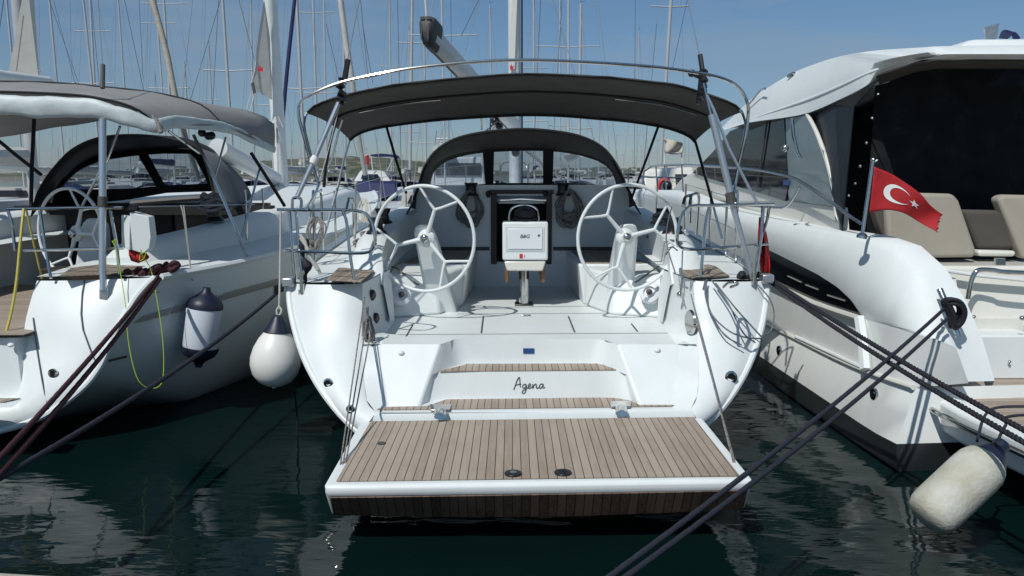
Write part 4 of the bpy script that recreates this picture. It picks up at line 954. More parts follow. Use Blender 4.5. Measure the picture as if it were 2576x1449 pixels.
# benches (brown seat fronts in shade) and bulkhead
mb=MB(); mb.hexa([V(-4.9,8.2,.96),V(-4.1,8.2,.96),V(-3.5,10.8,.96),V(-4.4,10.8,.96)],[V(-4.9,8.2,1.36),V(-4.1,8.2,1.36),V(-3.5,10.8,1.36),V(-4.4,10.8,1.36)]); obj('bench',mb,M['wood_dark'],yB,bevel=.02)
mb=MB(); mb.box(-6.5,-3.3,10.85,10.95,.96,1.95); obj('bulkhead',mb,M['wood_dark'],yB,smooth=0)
mb=MB(); mb.box(-5.3,-4.6,10.80,10.84,1.0,1.93); obj('companionway',mb,M['interior'],yB,smooth=0)
# cabin top ahead of the hood, with window band
rows=[]; mb=MB()
for Y,hb,z in ((10.96,1.45,1.93),(11.8,1.48,1.99),(13,1.4,2.07),(14.5,1.15,2.12),(16,.8,2.08),(17,.4,1.92)):
    c=xb(Y)+.12; rows.append([V(c-hb-.1,Y,1.5),V(c-hb,Y,z-.08),V(c-hb*.8,Y,z),V(c,Y,z+.06),V(c+hb*.8,Y,z),V(c+hb,Y,z-.08),V(c+hb+.14,Y,1.5)])
mb.grid(rows); mb.face(rows[0]); obj('coachroof',mb,M['gel'],yB,smooth=50,bevel=.03)
mb=MB(); mb.slab(WL([(455,604,9.2),(560,583,9.9),(640,563,10.6),(722,536,11.4),(722,570,11.0),(650,572,10.5),(560,596,9.8),(455,611,9.15)]),(-.02,.02,0)); obj('side_window_band',mb,M['darkstripe'],yB,smooth=0)
# sprayhood
aft=[(78,545,9.6),(88,500,9.75),(105,462,9.85),(135,420,9.95),(180,375,10.0),(240,347,10.05),(310,338,10.1),(380,340,10.1),(440,352,10.1),(490,368,10.1),(505,385,10.1),(522,430,10.1),(532,470,10.1),(545,505,10.0)]
fr=[(120,530,11.0),(150,476,11.2),(170,455,11.3),(205,422,11.4),(250,402,11.5),(300,390,11.5),(350,385,11.5),(400,381,11.5),(450,378,11.5),(500,380,11.5),(560,405,11.6),(600,440,11.7),(630,486,11.7),(622,516,11.5)]
A_=resample(cr(WL(aft),4),57); B_=resample(cr(WL(fr),4),57)
mb=MB(); mb.grid([A_,[a.lerp(b,.5)+V(0,0,.09) for a,b in zip(A_,B_)],B_]); hoodB=obj('sprayhood',mb,M['fabric_black'],yB,solid=.012,smooth=60)
mb=MB(); mb.grid([WL([(500,372,10.12),(530,430,10.12),(548,505,10.05)]),WL([(545,388,10.8),(580,440,10.8),(595,512,10.7)]),WL([(572,412,11.5),(610,450,11.6),(632,490,11.7)])]); mb.face(WL([(548,505,10.05),(595,512,10.7),(632,490,11.7),(620,520,11.0),(560,522,10.0)])); obj('hood_side',mb,mat('grey_canvas',(.10,.11,.125),.85,var=.2,vscale=5,bump=.4,bscale=9),hoodB,solid=.01,smooth=60)
def fb(px,py): return W(px,py,10.9+(500-py)*.004)
cards=[[(160,464),(180,440),(211,422),(250,404),(301,395),(346,392),(353,398),(393,466),(388,470),(319,478),(165,470)],[(371,391),(376,388),(482,387),(488,392),(524,462),(520,466),(420,470),(413,466)]]
for c_ in cards: mb=MB(); mb.slab([fb(*p) for p in c_],(0,.004,0)); obj('clear_window',mb,M['vinyl'],hoodB,smooth=0)
mb2=MB()
def stripb(a,b,n=20): mb2.grid([resample([fb(*p) for p in a],n),resample([fb(*p) for p in b],n)])
stripb([(130,490),(150,450),(205,408),(260,388),(330,378),(420,374),(500,378),(545,470)],[(158,468),(180,440),(211,421),(255,403),(330,392),(400,386),(484,386),(526,466)])
stripb([(346,388),(393,470)],[(372,386),(416,468)]); stripb([(140,478),(319,476),(420,467),(545,462)],[(130,520),(319,502),(420,484),(548,480)])
obj('window_frame',mb2,M['fabric_black'],hoodB,solid=.02,smooth=0)
# inside of hood base, dark instruments
mb=MB(); mb.box(-6.6,-3.2,10.6,10.8,1.80,1.92); obj('hood_base',mb,M['fabric_black'],yB,smooth=0)
mb=MB(); mb.tube(cr(WL([(330,512,10.3),(400,506,10.3),(480,500,10.3),(550,496,10.3)]),3),.04,6); obj('grab_rail',mb,M['rubber'],yB)
# bimini with rolled side curtains
near=[(-200,231,7.2),(-100,231,7.2),(0,232,7.2),(100,235,7.2),(200,241,7.2),(260,250,7.2),(310,262,7.2),(355,282,7.25),(398,318,7.35)]
mid=[(-200,206,8.3),(-100,206,8.3),(0,207,8.3),(130,210,8.3),(250,220,8.3),(350,230,8.3),(430,243,8.3),(510,268,8.3),(560,316,8.35)]
far=[(-200,372,9.4),(-100,358,9.4),(0,345,9.4),(130,322,9.4),(250,303,9.4),(400,270,9.4),(560,270,9.4),(680,300,9.4),(690,374,9.4)]
n=33; a=resample(cr(WL(near),4),n); b=resample(cr(WL(mid),4),n); c=resample(cr(WL(far),4),n)
mb=MB(); rows=[]
for k in range(9):
    t=k/8
    r=[]
    for i in range(n):
        p=a[i]*((1-t)*(1-2*t))+b[i]*(4*t*(1-t))+c[i]*(t*(2*t-1)) if False else (a[i].lerp(b[i],t*2) if t<.5 else b[i].lerp(c[i],t*2-1))
        r.append(p+V(0,0,.02*math.sin(2*math.pi*t)*0+.014*noise.noise(V(i*.4,t*4,2))))
    rows.append(r)
mb.grid(rows); bimB=obj('bimini',mb,M['fabric_taupe'],yB,solid=.012,smooth=60)
def roll(pts,r,seed,nm='rolled_curtain'):
    P=cr(WL(pts),6); m=len(P); mb=MB(); rows=[]
    for i,p in enumerate(P):
        t=(P[min(i+1,m-1)]-P[max(i-1,0)]).normalized(); u=t.cross(V(0,0,1)).normalized(); v=u.cross(t); rad=r(i/(m-1))
        rows.append([p+(u*math.cos(a)*.45+v*math.sin(a))*rad*(1+.20*noise.noise(V(i*.16,a*.9,seed))+.10*noise.noise(V(i*.5,a*2,seed+5))) for a in [2*math.pi*k/16 for k in range(16)]])
    mb.grid(rows,cu=True); mb.face(rows[0]); mb.face(rows[-1]); return obj(nm,mb,M['fabric_white'],bimB,smooth=70)
roll([(-160,262,7.2),(-80,264,7.2),(0,264,7.2),(80,268,7.2),(160,270,7.2),(230,272,7.2),(280,284,7.2),(330,298,7.22),(372,314,7.26),(400,320,7.3)],lambda t:.088 if t<.55 else .088-.035*(t-.55)/.45,1)
roll([(402,318,7.35),(440,306,7.6),(500,312,8.0),(556,319,8.35),(600,332,8.7),(640,352,9.0),(690,376,9.4)],lambda t:.065-.02*t,2)
roll([(560,290,9.3),(600,298,9.35),(640,306,9.4),(678,318,9.4)],lambda t:.07,3)
mb=MB(); mb.tube([p+V(0,-.01,.004) for p in a],.012,6); mb.tube([p+V(0,0,.008) for p in b],.012,6); obj('bimini_seam',mb,M['fabric_black'],bimB)
mb=MB(); mb.tube(cr(WL([(384,292,7.3),(398,312,7.28),(405,334,7.26)]),3),.02,8); obj('curtain_strap',mb,M['rope_grey'],bimB)
def tb(nm,l,r,m,k=0,n=8):
    mb=MB(); P=WL(l); mb.tube(cr(P,4) if k else P,r,n); return obj(nm,mb,M[m],yB)
tb('tensioner_tube',[(258,300,7.2),(258,690,7.05)],.031,'alu',n=14)
tb('tensioner_collar',[(258,495,7.13),(258,522,7.12)],.04,'rubber',n=14)
tb('backstay_sleeve',[(259,163,7.3),(258,222,7.22)],.02,'rubber'); tb('backstay',[(244,-30,8.4),(258,165,7.3)],.005,'wire')
mb=MB(); mb.slab([W(x,y,7.02) for x,y in ((249,722),(270,722),(270,756),(249,756))],(0,.02,0)); obj('chainplate',mb,M['alu'],yB,bevel=.006)
tb('stay_fork',[(259,688,7.05),(260,730,7.02)],.03,'alu')
for l,r,m in (([(302,318,7.6),(272,400,7.9),(244,450,8.0)],.012,'steel'),([(270,395,7.9),(206,520,8.4)],.014,'alu'),([(487,340,8.4),(548,470,8.2),(622,645,8.0)],.017,'steel'),([(424,330,8.2),(500,385,8.5)],.014,'steel'),([(568,345,9.2),(540,445,9.0)],.012,'alu'),([(654,420,9.6),(608,598,9.0)],.014,'alu')): tb('bimini_strut',l,r,m)
for l in ([(-20,340,9.0),(40,390,9.1),(104,440,9.3)],[(632,385,9.4),(680,460,9.7),(716,518,9.9)],[(86,300,8.8),(80,420,8.7),(78,520,8.6)],[(672,330,9.4),(684,345,9.4)]): tb('black_strap',l,.02,'fabric_black')
# pushpit
for l in ([(18,526,7.3),(100,525,7.25),(200,523,7.2),(308,522,7.15)],[(60,630,7.2),(200,627,7.15),(310,624,7.12)],[(100,530,7.25),(114,620,7.2),(128,700,7.1)],[(278,530,7.17),(294,620,7.14),(301,690,7.1)],[(20,530,7.3),(30,560,7.3),(38,630,7.25)]): tb('pushpit_rail',l,.014,'steel')
tb('lifeline',[(350,520,7.3),(500,517,8.3),(640,514,9.5)],.006,'wire')
mb=MB()
for px,Y in ((620,9.4),(664,10.6),(700,12)):
    q=W(px,560,Y); mb.tube([V(q.x,Y,1.55),V(q.x,Y,2.15)],.0125,6)
obj('stanchion',mb,M['steel'],yB)
wcB=W(178,588,8.4)
wheel('steering_wheel',wcB,.475,(62,0,250),R(-22),yB)
mb=MB(); rows=[]
f0=V(W(205,700,8.6).x,8.62,.95)
for t,w_,d_ in ((0,.2,.34),(.5,.17,.25),(.82,.15,.2),(.94,.13,.17),(1,.07,.08)):
    p=f0.lerp(V(wcB.x+.12,8.62,wcB.z+.15),t); rows.append([V(p.x-w_*.8,p.y,p.z),V(p.x+w_*.8,p.y,p.z),V(p.x+w_*.8,p.y+d_,p.z),V(p.x-w_*.8,p.y+d_,p.z)])
mb.grid(rows,cu=True); mb.face(rows[-1]); obj('wheel_pedestal',mb,M['gel'],yB,bevel=.02)
# winch + rope on coaming
q=W(538,545,9.3); mb=MB(); mb.lathe([(.12,0),(.10,.2),(.08,.3),(.075,.7),(.1,1)],q+V(0,0,-.05),q+V(0,0,.12),18); obj('sheet_winch',mb,M['black'],yB)
fake_pile('rope_coil',W(540,528,9.3),.16,.18,.02,8,'rope_grey','dark rope wound on the winch beside the grey side of the left hood',7,-.05)
# hull stripe and lettering
def decal(nm,top,bot,m,par,bv,n=20,off=.006):
    a=[onto(bv,p.x,p.y,off) for p in resample([V(x,y,0) for x,y in top],n)]; b=[onto(bv,p.x,p.y,off) for p in resample([V(x,y,0) for x,y in bot],n)]
    mb=MB(); mb.grid([a,[x.lerp(y,.5)+V(.003,0,0) for x,y in zip(a,b)],b]); return obj(nm,mb,m,par,smooth=80)
decal('hull_stripe',[(356,796),(392,785)],[(335,814),(384,802)],M['stripe'],yB,bvB,6)
decal('hull_stripe',[(394,784),(430,774)],[(387,801),(422,792)],M['stripe'],yB,bvB,6)
decal('hull_stripe',[(436,772),(536,744)],[(428,790),(528,764)],M['stripe'],yB,bvB,12)
decal('hull_stripe',[(560,738),(700,700)],[(552,757),(700,716)],M['stripe'],yB,bvB,14)
mb=MB()
for (x0,y0),(x1,y1) in (((400,786),(420,780)),((410,778),(412,790))): mb.tube([onto(bvB,x0,y0,.012),onto(bvB,x1,y1,.012)],.004,4)
obj('stripe_emblem',mb,M['gelside'],yB)
mb=MB()
for st in ([(535,755),(543,742),(541,765)],[(548,752),(550,743),(556,744),(553,752),(548,757),(552,761),(547,764)]): mb.tube([onto(bvB,x,y,.008) for x,y in st],.006,4)
obj('stripe_number',mb,M['stripe'],yB)
decal('maker_mark',[(272,904),(318,893)],[(271,910),(318,899)],M['rubber'],yB,bvB,8)
decal('maker_mark',[(381,735),(402,733)],[(380,737),(402,735)],M['stripe'],yB,bvB,4)
decal('hull_port',[(689,718),(712,712)],[(689,738),(712,733)],M['black'],yB,bvB,4,.01)
# drain lines across the stern
mb=MB()
for l in ([(214,706),(208,740),(205,790),(210,830),(228,880),(250,930),(262,950)],[(86,800),(95,880),(108,960),(122,1030)]): mb.tube([onto(bvBt,x,y,.01) for x,y in l],.006,5)
obj('hoisting_line',mb,M['wire_dark'],yB)
mb=MB(); mb.tube([onto(bvB,484-6,0,0) if False else W(322,700,7.2),W(321,860,7.25)],.004,4); mb.tube([W(321,862,7.25),W(320,898,7.25)],.014,6); obj('hanging_pendant',mb,M['wire_dark'],yB)
# mast and boom of B
mB=W(692,300,14.0); mb=MB(); c=V(mB.x,14,1.9)
mb.grid([[p+V(.11*math.cos(a),.17*math.sin(a),0) for a in [2*math.pi*k/20 for k in range(20)]] for p in (V(mB.x+.08,14,1.9),V(mB.x-.02,14,6),V(mB.x-.24,14,18))],cu=True); mastB=obj('mast',mb,M['mast'],yB,smooth=60)
mb=MB(); mb.slab(WL([(664,0,13.7),(650,90,13.6),(637,205,13.5),(633,222,13.5),(684,251,13.7),(678,90,13.8)]),(0,.015,0)); obj('mainsail_clew',mb,M['sailgrey'],mastB,smooth=0)
mb=MB(); mb.slab(WL([(647,166,13.5),(652,173,13.5),(654,163,13.5),(658,172,13.5),(662,168,13.5),(661,180,13.5),(651,180,13.5)]),(0,-.01,0)); obj('red_emblem',mb,M['redpaint'],mastB,smooth=0)
mb=MB(); mb.slab(WL([(631,210,13.4),(637,206,13.4),(643,232,13.4),(637,236,13.4)]),(0,.03,0)); mb.slab(WL([(672,310,13.6),(688,310,13.6),(690,345,13.6),(674,345,13.6)]),(0,.05,0)); obj('mast_fitting',mb,M['rubber'],mastB)
mb=MB()
for l in ([(632,232,13.4),(617,290,13.2)],[(640,236,13.4),(627,290,13.2)],[(668,-10,13.9),(640,180,13.5),(632,210,13.4)],[(660,200,14),(712,320,13.8)]): mb.tube(WL(l),.008,5)
for x in (700,702): mb.tube(WL([(x-4,320,13.7),(x,480,13.6)]),.01,5)
obj('mast_line',mb,M['rope_white'],mastB)
b0=W(548,372,10.9); b1=W(690,450,13.7); mb=MB(); mb.tube([b0,b1],.13,12); obj('boom',mb,M['mast'],yB)
mb=MB()
for s_ in (-1,1):
    mb.tube([V(mB.x+s_*1.9,14,1.7),V(mB.x+s_*1.1,14.3,7.3),V(mB.x-.2,14,17.5)],.006,5)
mb.tube([V(-3.5,19.8,2),V(mB.x-.2,14,17.5)],.006,5); obj('shroud',mb,M['wire'],mastB)
for px,py in ((508,334),(524,342),(532,341)):
    mb=MB(); mb.ball(W(px,py,8.9),.045,12); obj('block',mb,M['black'],yB)
# objects on boat B
mb=MB(); a=WL([(305,541,7.3),(326,544,7.15),(326,630,7.12),(306,622,7.27)]); mb.slab(a,(0,.06,0)); bx1=[(326,533),(374,546),(380,595),(376,625),(360,638),(328,628)]
mb.slab([W(x,y,7.15) for x,y in bx1],(-.02,.16,0)); o=obj('horseshoe_buoy_case',mb,M['gel'],None,bevel=.006,smooth=35); tag(o,'white six-sided lifebuoy case strapped to the stern rail of the left yacht','lifebuoy case')
m2=MB(); m2.slab([W(x,y,7.13) for x,y in ((308,528),(330,530),(335,516),(326,514),(322,526))],(0,.1,0)); obj('case_strap',m2,M['black'],o)
mb=MB(); rows=[WL([(324,625,7.2),(345,628,7.2),(366,634,7.2)]),WL([(324,640,7.19),(348,648,7.17),(376,646,7.2)]),WL([(330,656,7.2),(348,662,7.18),(372,652,7.2)])]; mb.grid(rows); tag(obj('flag',mb,M['red'],solid=.005),'scrap of red flag hanging below the white lifebuoy case','flag')
mb=MB(); rnd=random.Random(3)
pts=[W(x,y,7.3) for x,y in ((312,702),(318,682),(335,690),(350,676),(345,696),(368,682),(362,692),(390,672),(380,688),(405,668),(398,684),(420,664),(412,682),(436,662),(446,668),(438,678),(425,676))]
pts=[p+V(0,rnd.uniform(-.06,.06),0) for p in pts]; mb.tube(cr(pts,7),.027,8); mb.tube(cr([p+V(.03,.05,-.02) for p in pts[:-3]],7),.026,8); tag(obj('rope_coil',mb,M['rope_maroon']),'maroon rope heaped on the side deck of the left yacht','rope')
looprope('yellow_rope',[[(60,525,7.2),(52,600,7.1),(40,720,7.0),(20,820,6.9),(-10,900,6.8)]],.014,'rope_yellow','yellow rope hanging from the stern rail at the left edge')
looprope('yellow_rope',[[(66,526,7.3),(82,600,7.35),(96,660,7.4),(105,700,7.45)]],.009,'rope_yellow','thinner yellow rope slanting down behind the left wheel')
looprope('lime_line',[[(284,608,7.1),(292,630,7.1),(302,680,7.08),(316,770,7.0),(322,850,6.95),(335,920,6.9),(352,962,6.9),(380,977,6.95),(405,966,7.0),(412,920,7.05),(408,840,7.1),(396,760,7.15),(385,700,7.2),(376,670,7.2),(358,642,7.15),(354,626,7.15)],[(284,608,7.1),(291,602,7.1),(288,615,7.1),(282,606,7.1)],[(352,640,7.13),(366,634,7.13),(362,650,7.13),(352,655,7.13),(352,642,7.13)]],.0038,'rope_lime','thin lime green line looping down over the dark hull of the left yacht')
# ---------------- fenders
def fender_cyl(name,p0,p1,r,m,capm,label,caps=(True,True),capl=.16):
    p0=Vector(p0); p1=Vector(p1); t=thing(name,tuple((p0+p1)/2),label,'fender')
    mb=MB(); mb.lathe([(r*.5,0),(r*.8,.025),(r*.95,.07),(r,.14),(r,.86),(r*.95,.93),(r*.8,.975),(r*.5,1)],p0,p1,32); obj('fender_body',mb,M[m],t,smooth=60)
    ax=(p1-p0).normalized()
    for e,s_,c_ in ((p0,-1,caps[0]),(p1,1,caps[1])):
        if c_: mb=MB(); mb.lathe([(r*1.015,0),(r*1.01,.2),(r*.85,.42),(r*.5,.62),(r*.26,.8),(r*.2,1)],e-ax*s_*r*.30,e+ax*s_*capl,28); obj('fender_cap',mb,M[capm],t,smooth=60)
    return t
nf1=onto(bvB,487,752,.17); nf2=onto(bvB,503,885,.10); nf2.y=nf1.y-.02; nf2=W(503,885,nf2.y)
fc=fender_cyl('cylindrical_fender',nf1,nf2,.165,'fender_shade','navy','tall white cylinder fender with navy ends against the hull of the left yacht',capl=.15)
looprope('fender_lanyard',[[(455,516,7.6),(462,545,7.6),(472,620,7.65),(480,680,7.7),(484,706,7.5)],[(462,516,7.6),(466,550,7.6),(474,620,7.65),(480,680,7.7)],[(484,690,7.7),(478,700,7.7),(482,712,7.7),(488,702,7.7),(483,692,7.7)]],.006,'rope_white','pale lanyard tied to the guard line holding the cylinder fender')
# teardrop fender
c0=W(694,905,6.75); t=thing('teardrop_fender',tuple(c0),'round white teardrop fender with a navy top, left of the centre yacht','fender')
r=.212; pr=[]
top=W(697,800,6.78); bt=W(690,972,6.75)
mb=MB(); mb.lathe([(.10,0),(.112,.04),(.15,.14),(.19,.30),(.213,.48),(.213,.62),(.19,.78),(.14,.91),(.07,.98),(.01,1)],W(697,832,6.77),bt,36); obj('fender_body',mb,M['fender'],t,smooth=70)
mb=MB(); mb.lathe([(.03,0),(.045,.12),(.06,.35),(.09,.7),(.118,.95),(.112,1)],W(699,792,6.78),W(697,836,6.77),28); obj('fender_cap',mb,M['navy'],t,smooth=60)
mb=MB(); mb.cyl(bt+V(0,0,.01),bt+V(0,0,-.012),.02,12); obj('valve',mb,M['fender_shade'],t)
looprope('fender_lanyard',[[(706,530,6.95),(705,640,6.9),(703,740,6.82),(702,778,6.8)],[(702,770,6.8),(696,782,6.79),(700,796,6.78),(708,782,6.79),(702,770,6.8)]],.009,'rope_white','pale lanyard from the left stern rail down to the teardrop fender')
mb=MB(); mb.tube(wiggle(cr(WL([(741,965,6.75),(745,1040,6.85),(752,1130,6.9)]),5),.02,3),.008,6); tag(obj('trailing_line',mb,M['rope_black']),'thin black line trailing into the water under the teardrop fender','rope')
# ================================================================ BOAT C: right motor yacht
yC=thing('motor_yacht',(4.8,8,0),'large white motor yacht at the right with a dark tinted enclosure and beige cockpit seats','motor yacht')
def row(l,x): return [WX(px,py,(p3[0] if (p3:=r_) else x)) for px,py,*r_ in [(*q,) if len(q)>2 else (*q,x) for q in l]]
def RX(l): return [WX(px,py,x) for px,py,x in l]
n=40
Wl=[(1560,690,2.55),(1640,742,2.7),(1780,850,2.85),(1900,935,2.9),(2000,1005,2.93),(2100,1077,2.97),(2180,1132,3.0),(2255,1182,3.03)]
Bl=[(1565,672,2.62),(1650,720,2.75),(1780,808,2.92),(1905,892,2.98),(2000,955,3.0),(2100,1022,3.04),(2190,1082,3.07),(2256,1117,3.09)]
Rl=[(1560,600,2.85),(1640,640,2.95),(1780,735,3.08),(1900,800,3.14),(2000,848,3.16),(2100,897,3.18),(2200,940,3.2),(2305,975,3.22)]
Gl=[(1560,540,2.95),(1640,575,3.03),(1780,645,3.12),(1900,692,3.18),(1980,728,3.2),(2060,765,3.22),(2165,800,3.24),(2250,822,3.27),(2330,850,3.32),(2420,885,3.42)]
Tl=[(1600,478,2.9),(1700,478,2.95),(1760,500,3.0),(1830,522,3.06),(1950,550,3.12),(2060,572,3.17),(2170,590,3.22)]
w_=resample(cr(RX(Wl),4),n); b_=resample(cr(RX(Bl),4),n); r_=resample(cr(RX(Rl),4),n)
low=[p+V(.25,0,-.35) for p in w_]
mb=MB(); mb.grid([low,w_,b_]); 
mb.face([b_[-1],w_[-1],w_[-1]+V(2.9,.25,0),b_[-1]+V(2.9,.25,.0)]); mb.face([low[-1],w_[-1],w_[-1]+V(2.9,.25,0),low[-1]+V(2.9,.25,0)]); bootC=obj('boot_stripe',mb,M['antifoul'],yC,smooth=40)
g_=resample(cr(RX(Gl[:-2]),4),n); g2=resample(cr(RX(Gl),4),n)
gg=[WX(*Gl[i]) for i in range(len(Gl))]
mb=MB(); mb.grid([b_,[a.lerp(c,.5)+V(-.03 if i<n-1 else 0,0,0) for i,(a,c) in enumerate(zip(b_,r_))],r_]); mb.face([b_[-1],r_[-1],r_[-1]+V(2.7,.25,0),b_[-1]+V(2.9,.25,0)])
hullC=obj('hull',mb,M['stain'],yC,smooth=45); bvC1=bvh(mb)
mb=MB(); mb.tube([p+V(-.02,0,0) for p in r_[18:]],.022,8); mb.tube([p+V(-.035,0,0) for p in r_[19:]],.012,6); obj('rub_rail',mb,M['cream'],yC)
# recessed topside panel between rub rail and gunwale
rT=resample(cr(RX(Rl+[(2436,964,3.58)]),4),n); gT=resample(cr(RX(Gl+[(2436,962,3.58)]),4),n)
mb=MB(); mb.grid([rT,[a.lerp(c,.5)+V(.0,0,0) for a,c in zip(rT,gT)],gT]); obj('topside_panel',mb,M['stain'],yC,smooth=180)
mb=MB(); P=RX([(2163,800,3.20),(2172,860,3.17),(2178,930,3.14)]); mb.tube(P,.05,6); mb.tube(RX([(2003,848,3.13),(2090,888,3.15),(2175,928,3.17)]),.022,8); obj('panel_trim',mb,M['gel'],yC)
# cream gunwale lip
mb=MB(); mb.tube([p+V(-.03,0,0) for p in resample(cr(RX(Gl[:7]),4),30)],.032,8); obj('gunwale_lip',mb,M['cream'],yC)
# bulwark wing: from gunwale up to top edge
Tw=[(1600,478,2.95),(1700,480,3.0),(1760,500,3.05),(1830,524,3.10),(1950,552,3.16),(2060,574,3.22),(2170,592,3.30),(2222,603,3.36),(2262,622,3.42),(2300,655,3.47),(2335,700,3.5),(2365,755,3.54),(2392,815,3.58),(2415,880,3.62),(2437,960,3.66)]
t_=resample(cr(RX(Tw),5),n)
G3=resample(cr(RX(Gl+[(2436,962,3.58)]),4),n)
# knuckle line (soft crease where upper white turns inward)
K=[(1600,500,2.9),(1700,520,2.95),(1760,545,3.0),(1830,580,3.04),(1950,628,3.09),(2050,672,3.13),(2110,712,3.16),(2165,770,3.2),(2230,806,3.24),(2310,835,3.3),(2370,862,3.38),(2415,900,3.5),(2436,961,3.6)]
K_=resample(cr(RX(K),4),n)
mb=MB(); 
M1=[k.lerp(t,.45)+V(-.05,-.0,.02) for k,t in zip(K_,t_)]; M2=[k.lerp(t,.85)+V(-.035,0,.02) for k,t in zip(K_,t_)]
inn=[p+V(.22,.02,-.0) for p in t_]; inn2=[p+V(.26,.02,-.35) for p in t_]
mb.grid([G3,K_,M1,M2,t_,inn,inn2]); wing=obj('bulwark',mb,M['gel'],yC,smooth=60); bvC=bvh(mb)
# long black hull window
topw=[(1935,628),(1960,640),(2000,660),(2060,690),(2110,722),(2145,755),(2165,785),(2170,794)]
botw=[(1935,690),(1960,712),(2000,732),(2050,752),(2100,770),(2140,784),(2160,792),(2170,795)]
bvC2=bvC
a=[onto(bvC2,p.x,p.y,.012) for p in resample([V(x,y,0) for x,y in topw],24)]; b=[onto(bvC2,p.x,p.y,.012) for p in resample([V(x,y,0) for x,y in botw],24)]
cc_=[[onto(bvC2,(x0*(1-t)+x1*t),(y0*(1-t)+y1*t),.012) for (x0,y0),(x1,y1) in zip([(p.x,p.y) for p in resample([V(x,y,0) for x,y in topw],24)],[(p.x,p.y) for p in resample([V(x,y,0) for x,y in botw],24)])] for t in (0,.2,.4,.6,.8,1)]
mb=MB(); mb.grid(cc_); obj('hull_window',mb,M['glassblack'],yC,smooth=60)
mb=MB()
for x0,y0,x1,y1 in ((1985,688,2020,704),(2030,710,2062,722),(2085,736,2130,750)): mb.slab([onto(bvC,x0,y0+4,.016),onto(bvC,x1,y1+4,.016),onto(bvC,x1,y1+7,.016),onto(bvC,x0,y0+7,.016)],(-.004,0,0))
obj('window_vent',mb,M['cream'],yC)
# portholes / outlets
for px,py in ((1964,881),(2042-80,881),(2204,991)):
    if px==1962: continue
    q=onto(bvC1,px,py,0); d_=V(-1,-.1,0); mb=MB(); mb.lathe([(.035,0),(.055,.4),(.05,1),(.03,1.02)],q,q+d_*.03,20); o=obj('outlet',mb,M['steel'],yC); m2=MB(); m2.cyl(q+d_*.02,q+d_*.034,.03,14); obj('outlet_bore',m2,M['black'],o)
# stern platform
zpC=.52
A0=WZ(2296,966,zpC+.02); 
pl=[A0,V(3.42,5.9,zpC),V(3.47,5.3,zpC),V(3.58,4.55,zpC),V(3.9,4.2,zpC),V(6.5,4.1,zpC),V(6.5,7.4,zpC),V(A0.x+.1,7.2,zpC)]
mb=MB(); bev=[]
bot=[p+V(.03,.0,-.26) for p in pl]; mb.v=pl+bot; m_=len(pl); mb.f=[tuple(range(m_)),tuple(range(2*m_-1,m_-1,-1))]+[(i,(i+1)%m_,m_+(i+1)%m_,m_+i) for i in range(m_)]
platC=obj('stern_platform',mb,M['gel'],yC,bevel=.035,bseg=3)
mb=MB(); mb.slab([WZ(2372,957,zpC+.004),WZ(2425,1000,zpC+.004),WZ(2520,1052,zpC+.004),V(3.95,4.7,zpC+.004),V(6.4,4.6,zpC+.004),V(6.4,7.3,zpC+.004),WZ(2440,935,zpC+.004)],(0,0,.008)); obj('platform_teak',mb,M['teak_x'],platC,smooth=0)
mb=MB(); mb.tube(cr(RX([(2322,1018,3.36),(2400,1060,3.38),(2500,1108,3.42),(2600,1155,3.45)]),4),.026,10); obj('platform_rub_rail',mb,M['steel'],platC)
# platform support: dark recess beneath
mb=MB(); mb.slab([w_[-1]+V(.15,.05,.35),w_[-1]+V(2.8,.1,.35),w_[-1]+V(2.8,-.0,.1),w_[-1]+V(.15,-.05,.1)],(0,-.02,0)); 
# cockpit deck, interior
mb=MB(); mb.box(3.45,6.6,7.15,8.9,.2,1.02); mb.box(3.4,6.6,8.9,14,.2,1.1)
obj('cockpit_floor',mb,M['cream'],yC,smooth=0)
# white moulding under the seats / stern locker
mb=MB(); mb.hexa([V(3.72,7.15,.53),V(6.6,7.15,.53),V(6.6,7.9,.53),V(3.72,7.9,.53)],[V(3.66,7.35,1.48),V(6.6,7.35,1.48),V(6.6,8.0,1.48),V(3.66,8.0,1.48)])
obj('stern_moulding',mb,M['cream'],yC,bevel=.03,bseg=3)
mb=MB(); mb.hexa([V(3.75,6.95,.53),V(4.02,6.95,.53),V(4.02,7.16,.53),V(3.75,7.16,.53)],[V(3.75,6.97,.86),V(4.02,6.97,.86),V(4.02,7.16,.86),V(3.75,7.16,.86)]); mb.hexa([V(4.04,6.85,.53),V(4.62,6.85,.53),V(4.62,7.2,.53),V(4.04,7.2,.53)],[V(4.04,6.87,.92),V(4.62,6.87,.92),V(4.62,7.2,.92),V(4.04,7.2,.92)])
mb.hexa([V(4.66,6.8,.53),V(6,6.8,.53),V(6,7.2,.53),V(4.66,7.2,.53)],[V(4.66,6.82,.98),V(6,6.82,.98),V(6,7.2,.98),V(4.66,7.2,.98)])
obj('boarding_step',mb,M['gel'],yC,bevel=.015)
mb=MB(); mb.slab(WL([(2355,690,7.3),(2405,700,7.25),(2410,745,7.2),(2372,735,7.25)]),(0,.05,0)); obj('step_grating',mb,M['cream'],yC)
mb=MB(); mb.slab(WL([(2350,672,7.22),(2460,690,7.2),(2600,704,7.2),(2600,712,7.2),(2460,698,7.2),(2352,682,7.22)]),(0,.06,0)); obj('moulding_edge',mb,M['gel'],yC,bevel=.01)
mb=MB()
for px,py,r in ((2450,797,.012),(2571,800,.016),(2540,910,.01)): q=W(px,py,6.83); mb.ball(q,r*1.4,10)
obj('push_button',mb,M['steel'],yC)
mb=MB(); mb.tube(cr(WL([(2435,752,7.1),(2441,715,7.1),(2452,688,7.1),(2466,679,7.1),(2500,680,7.08),(2560,686,7.05),(2900,694,7.0)]),5),.022,10); obj('grab_rail',mb,M['steel'],yC)
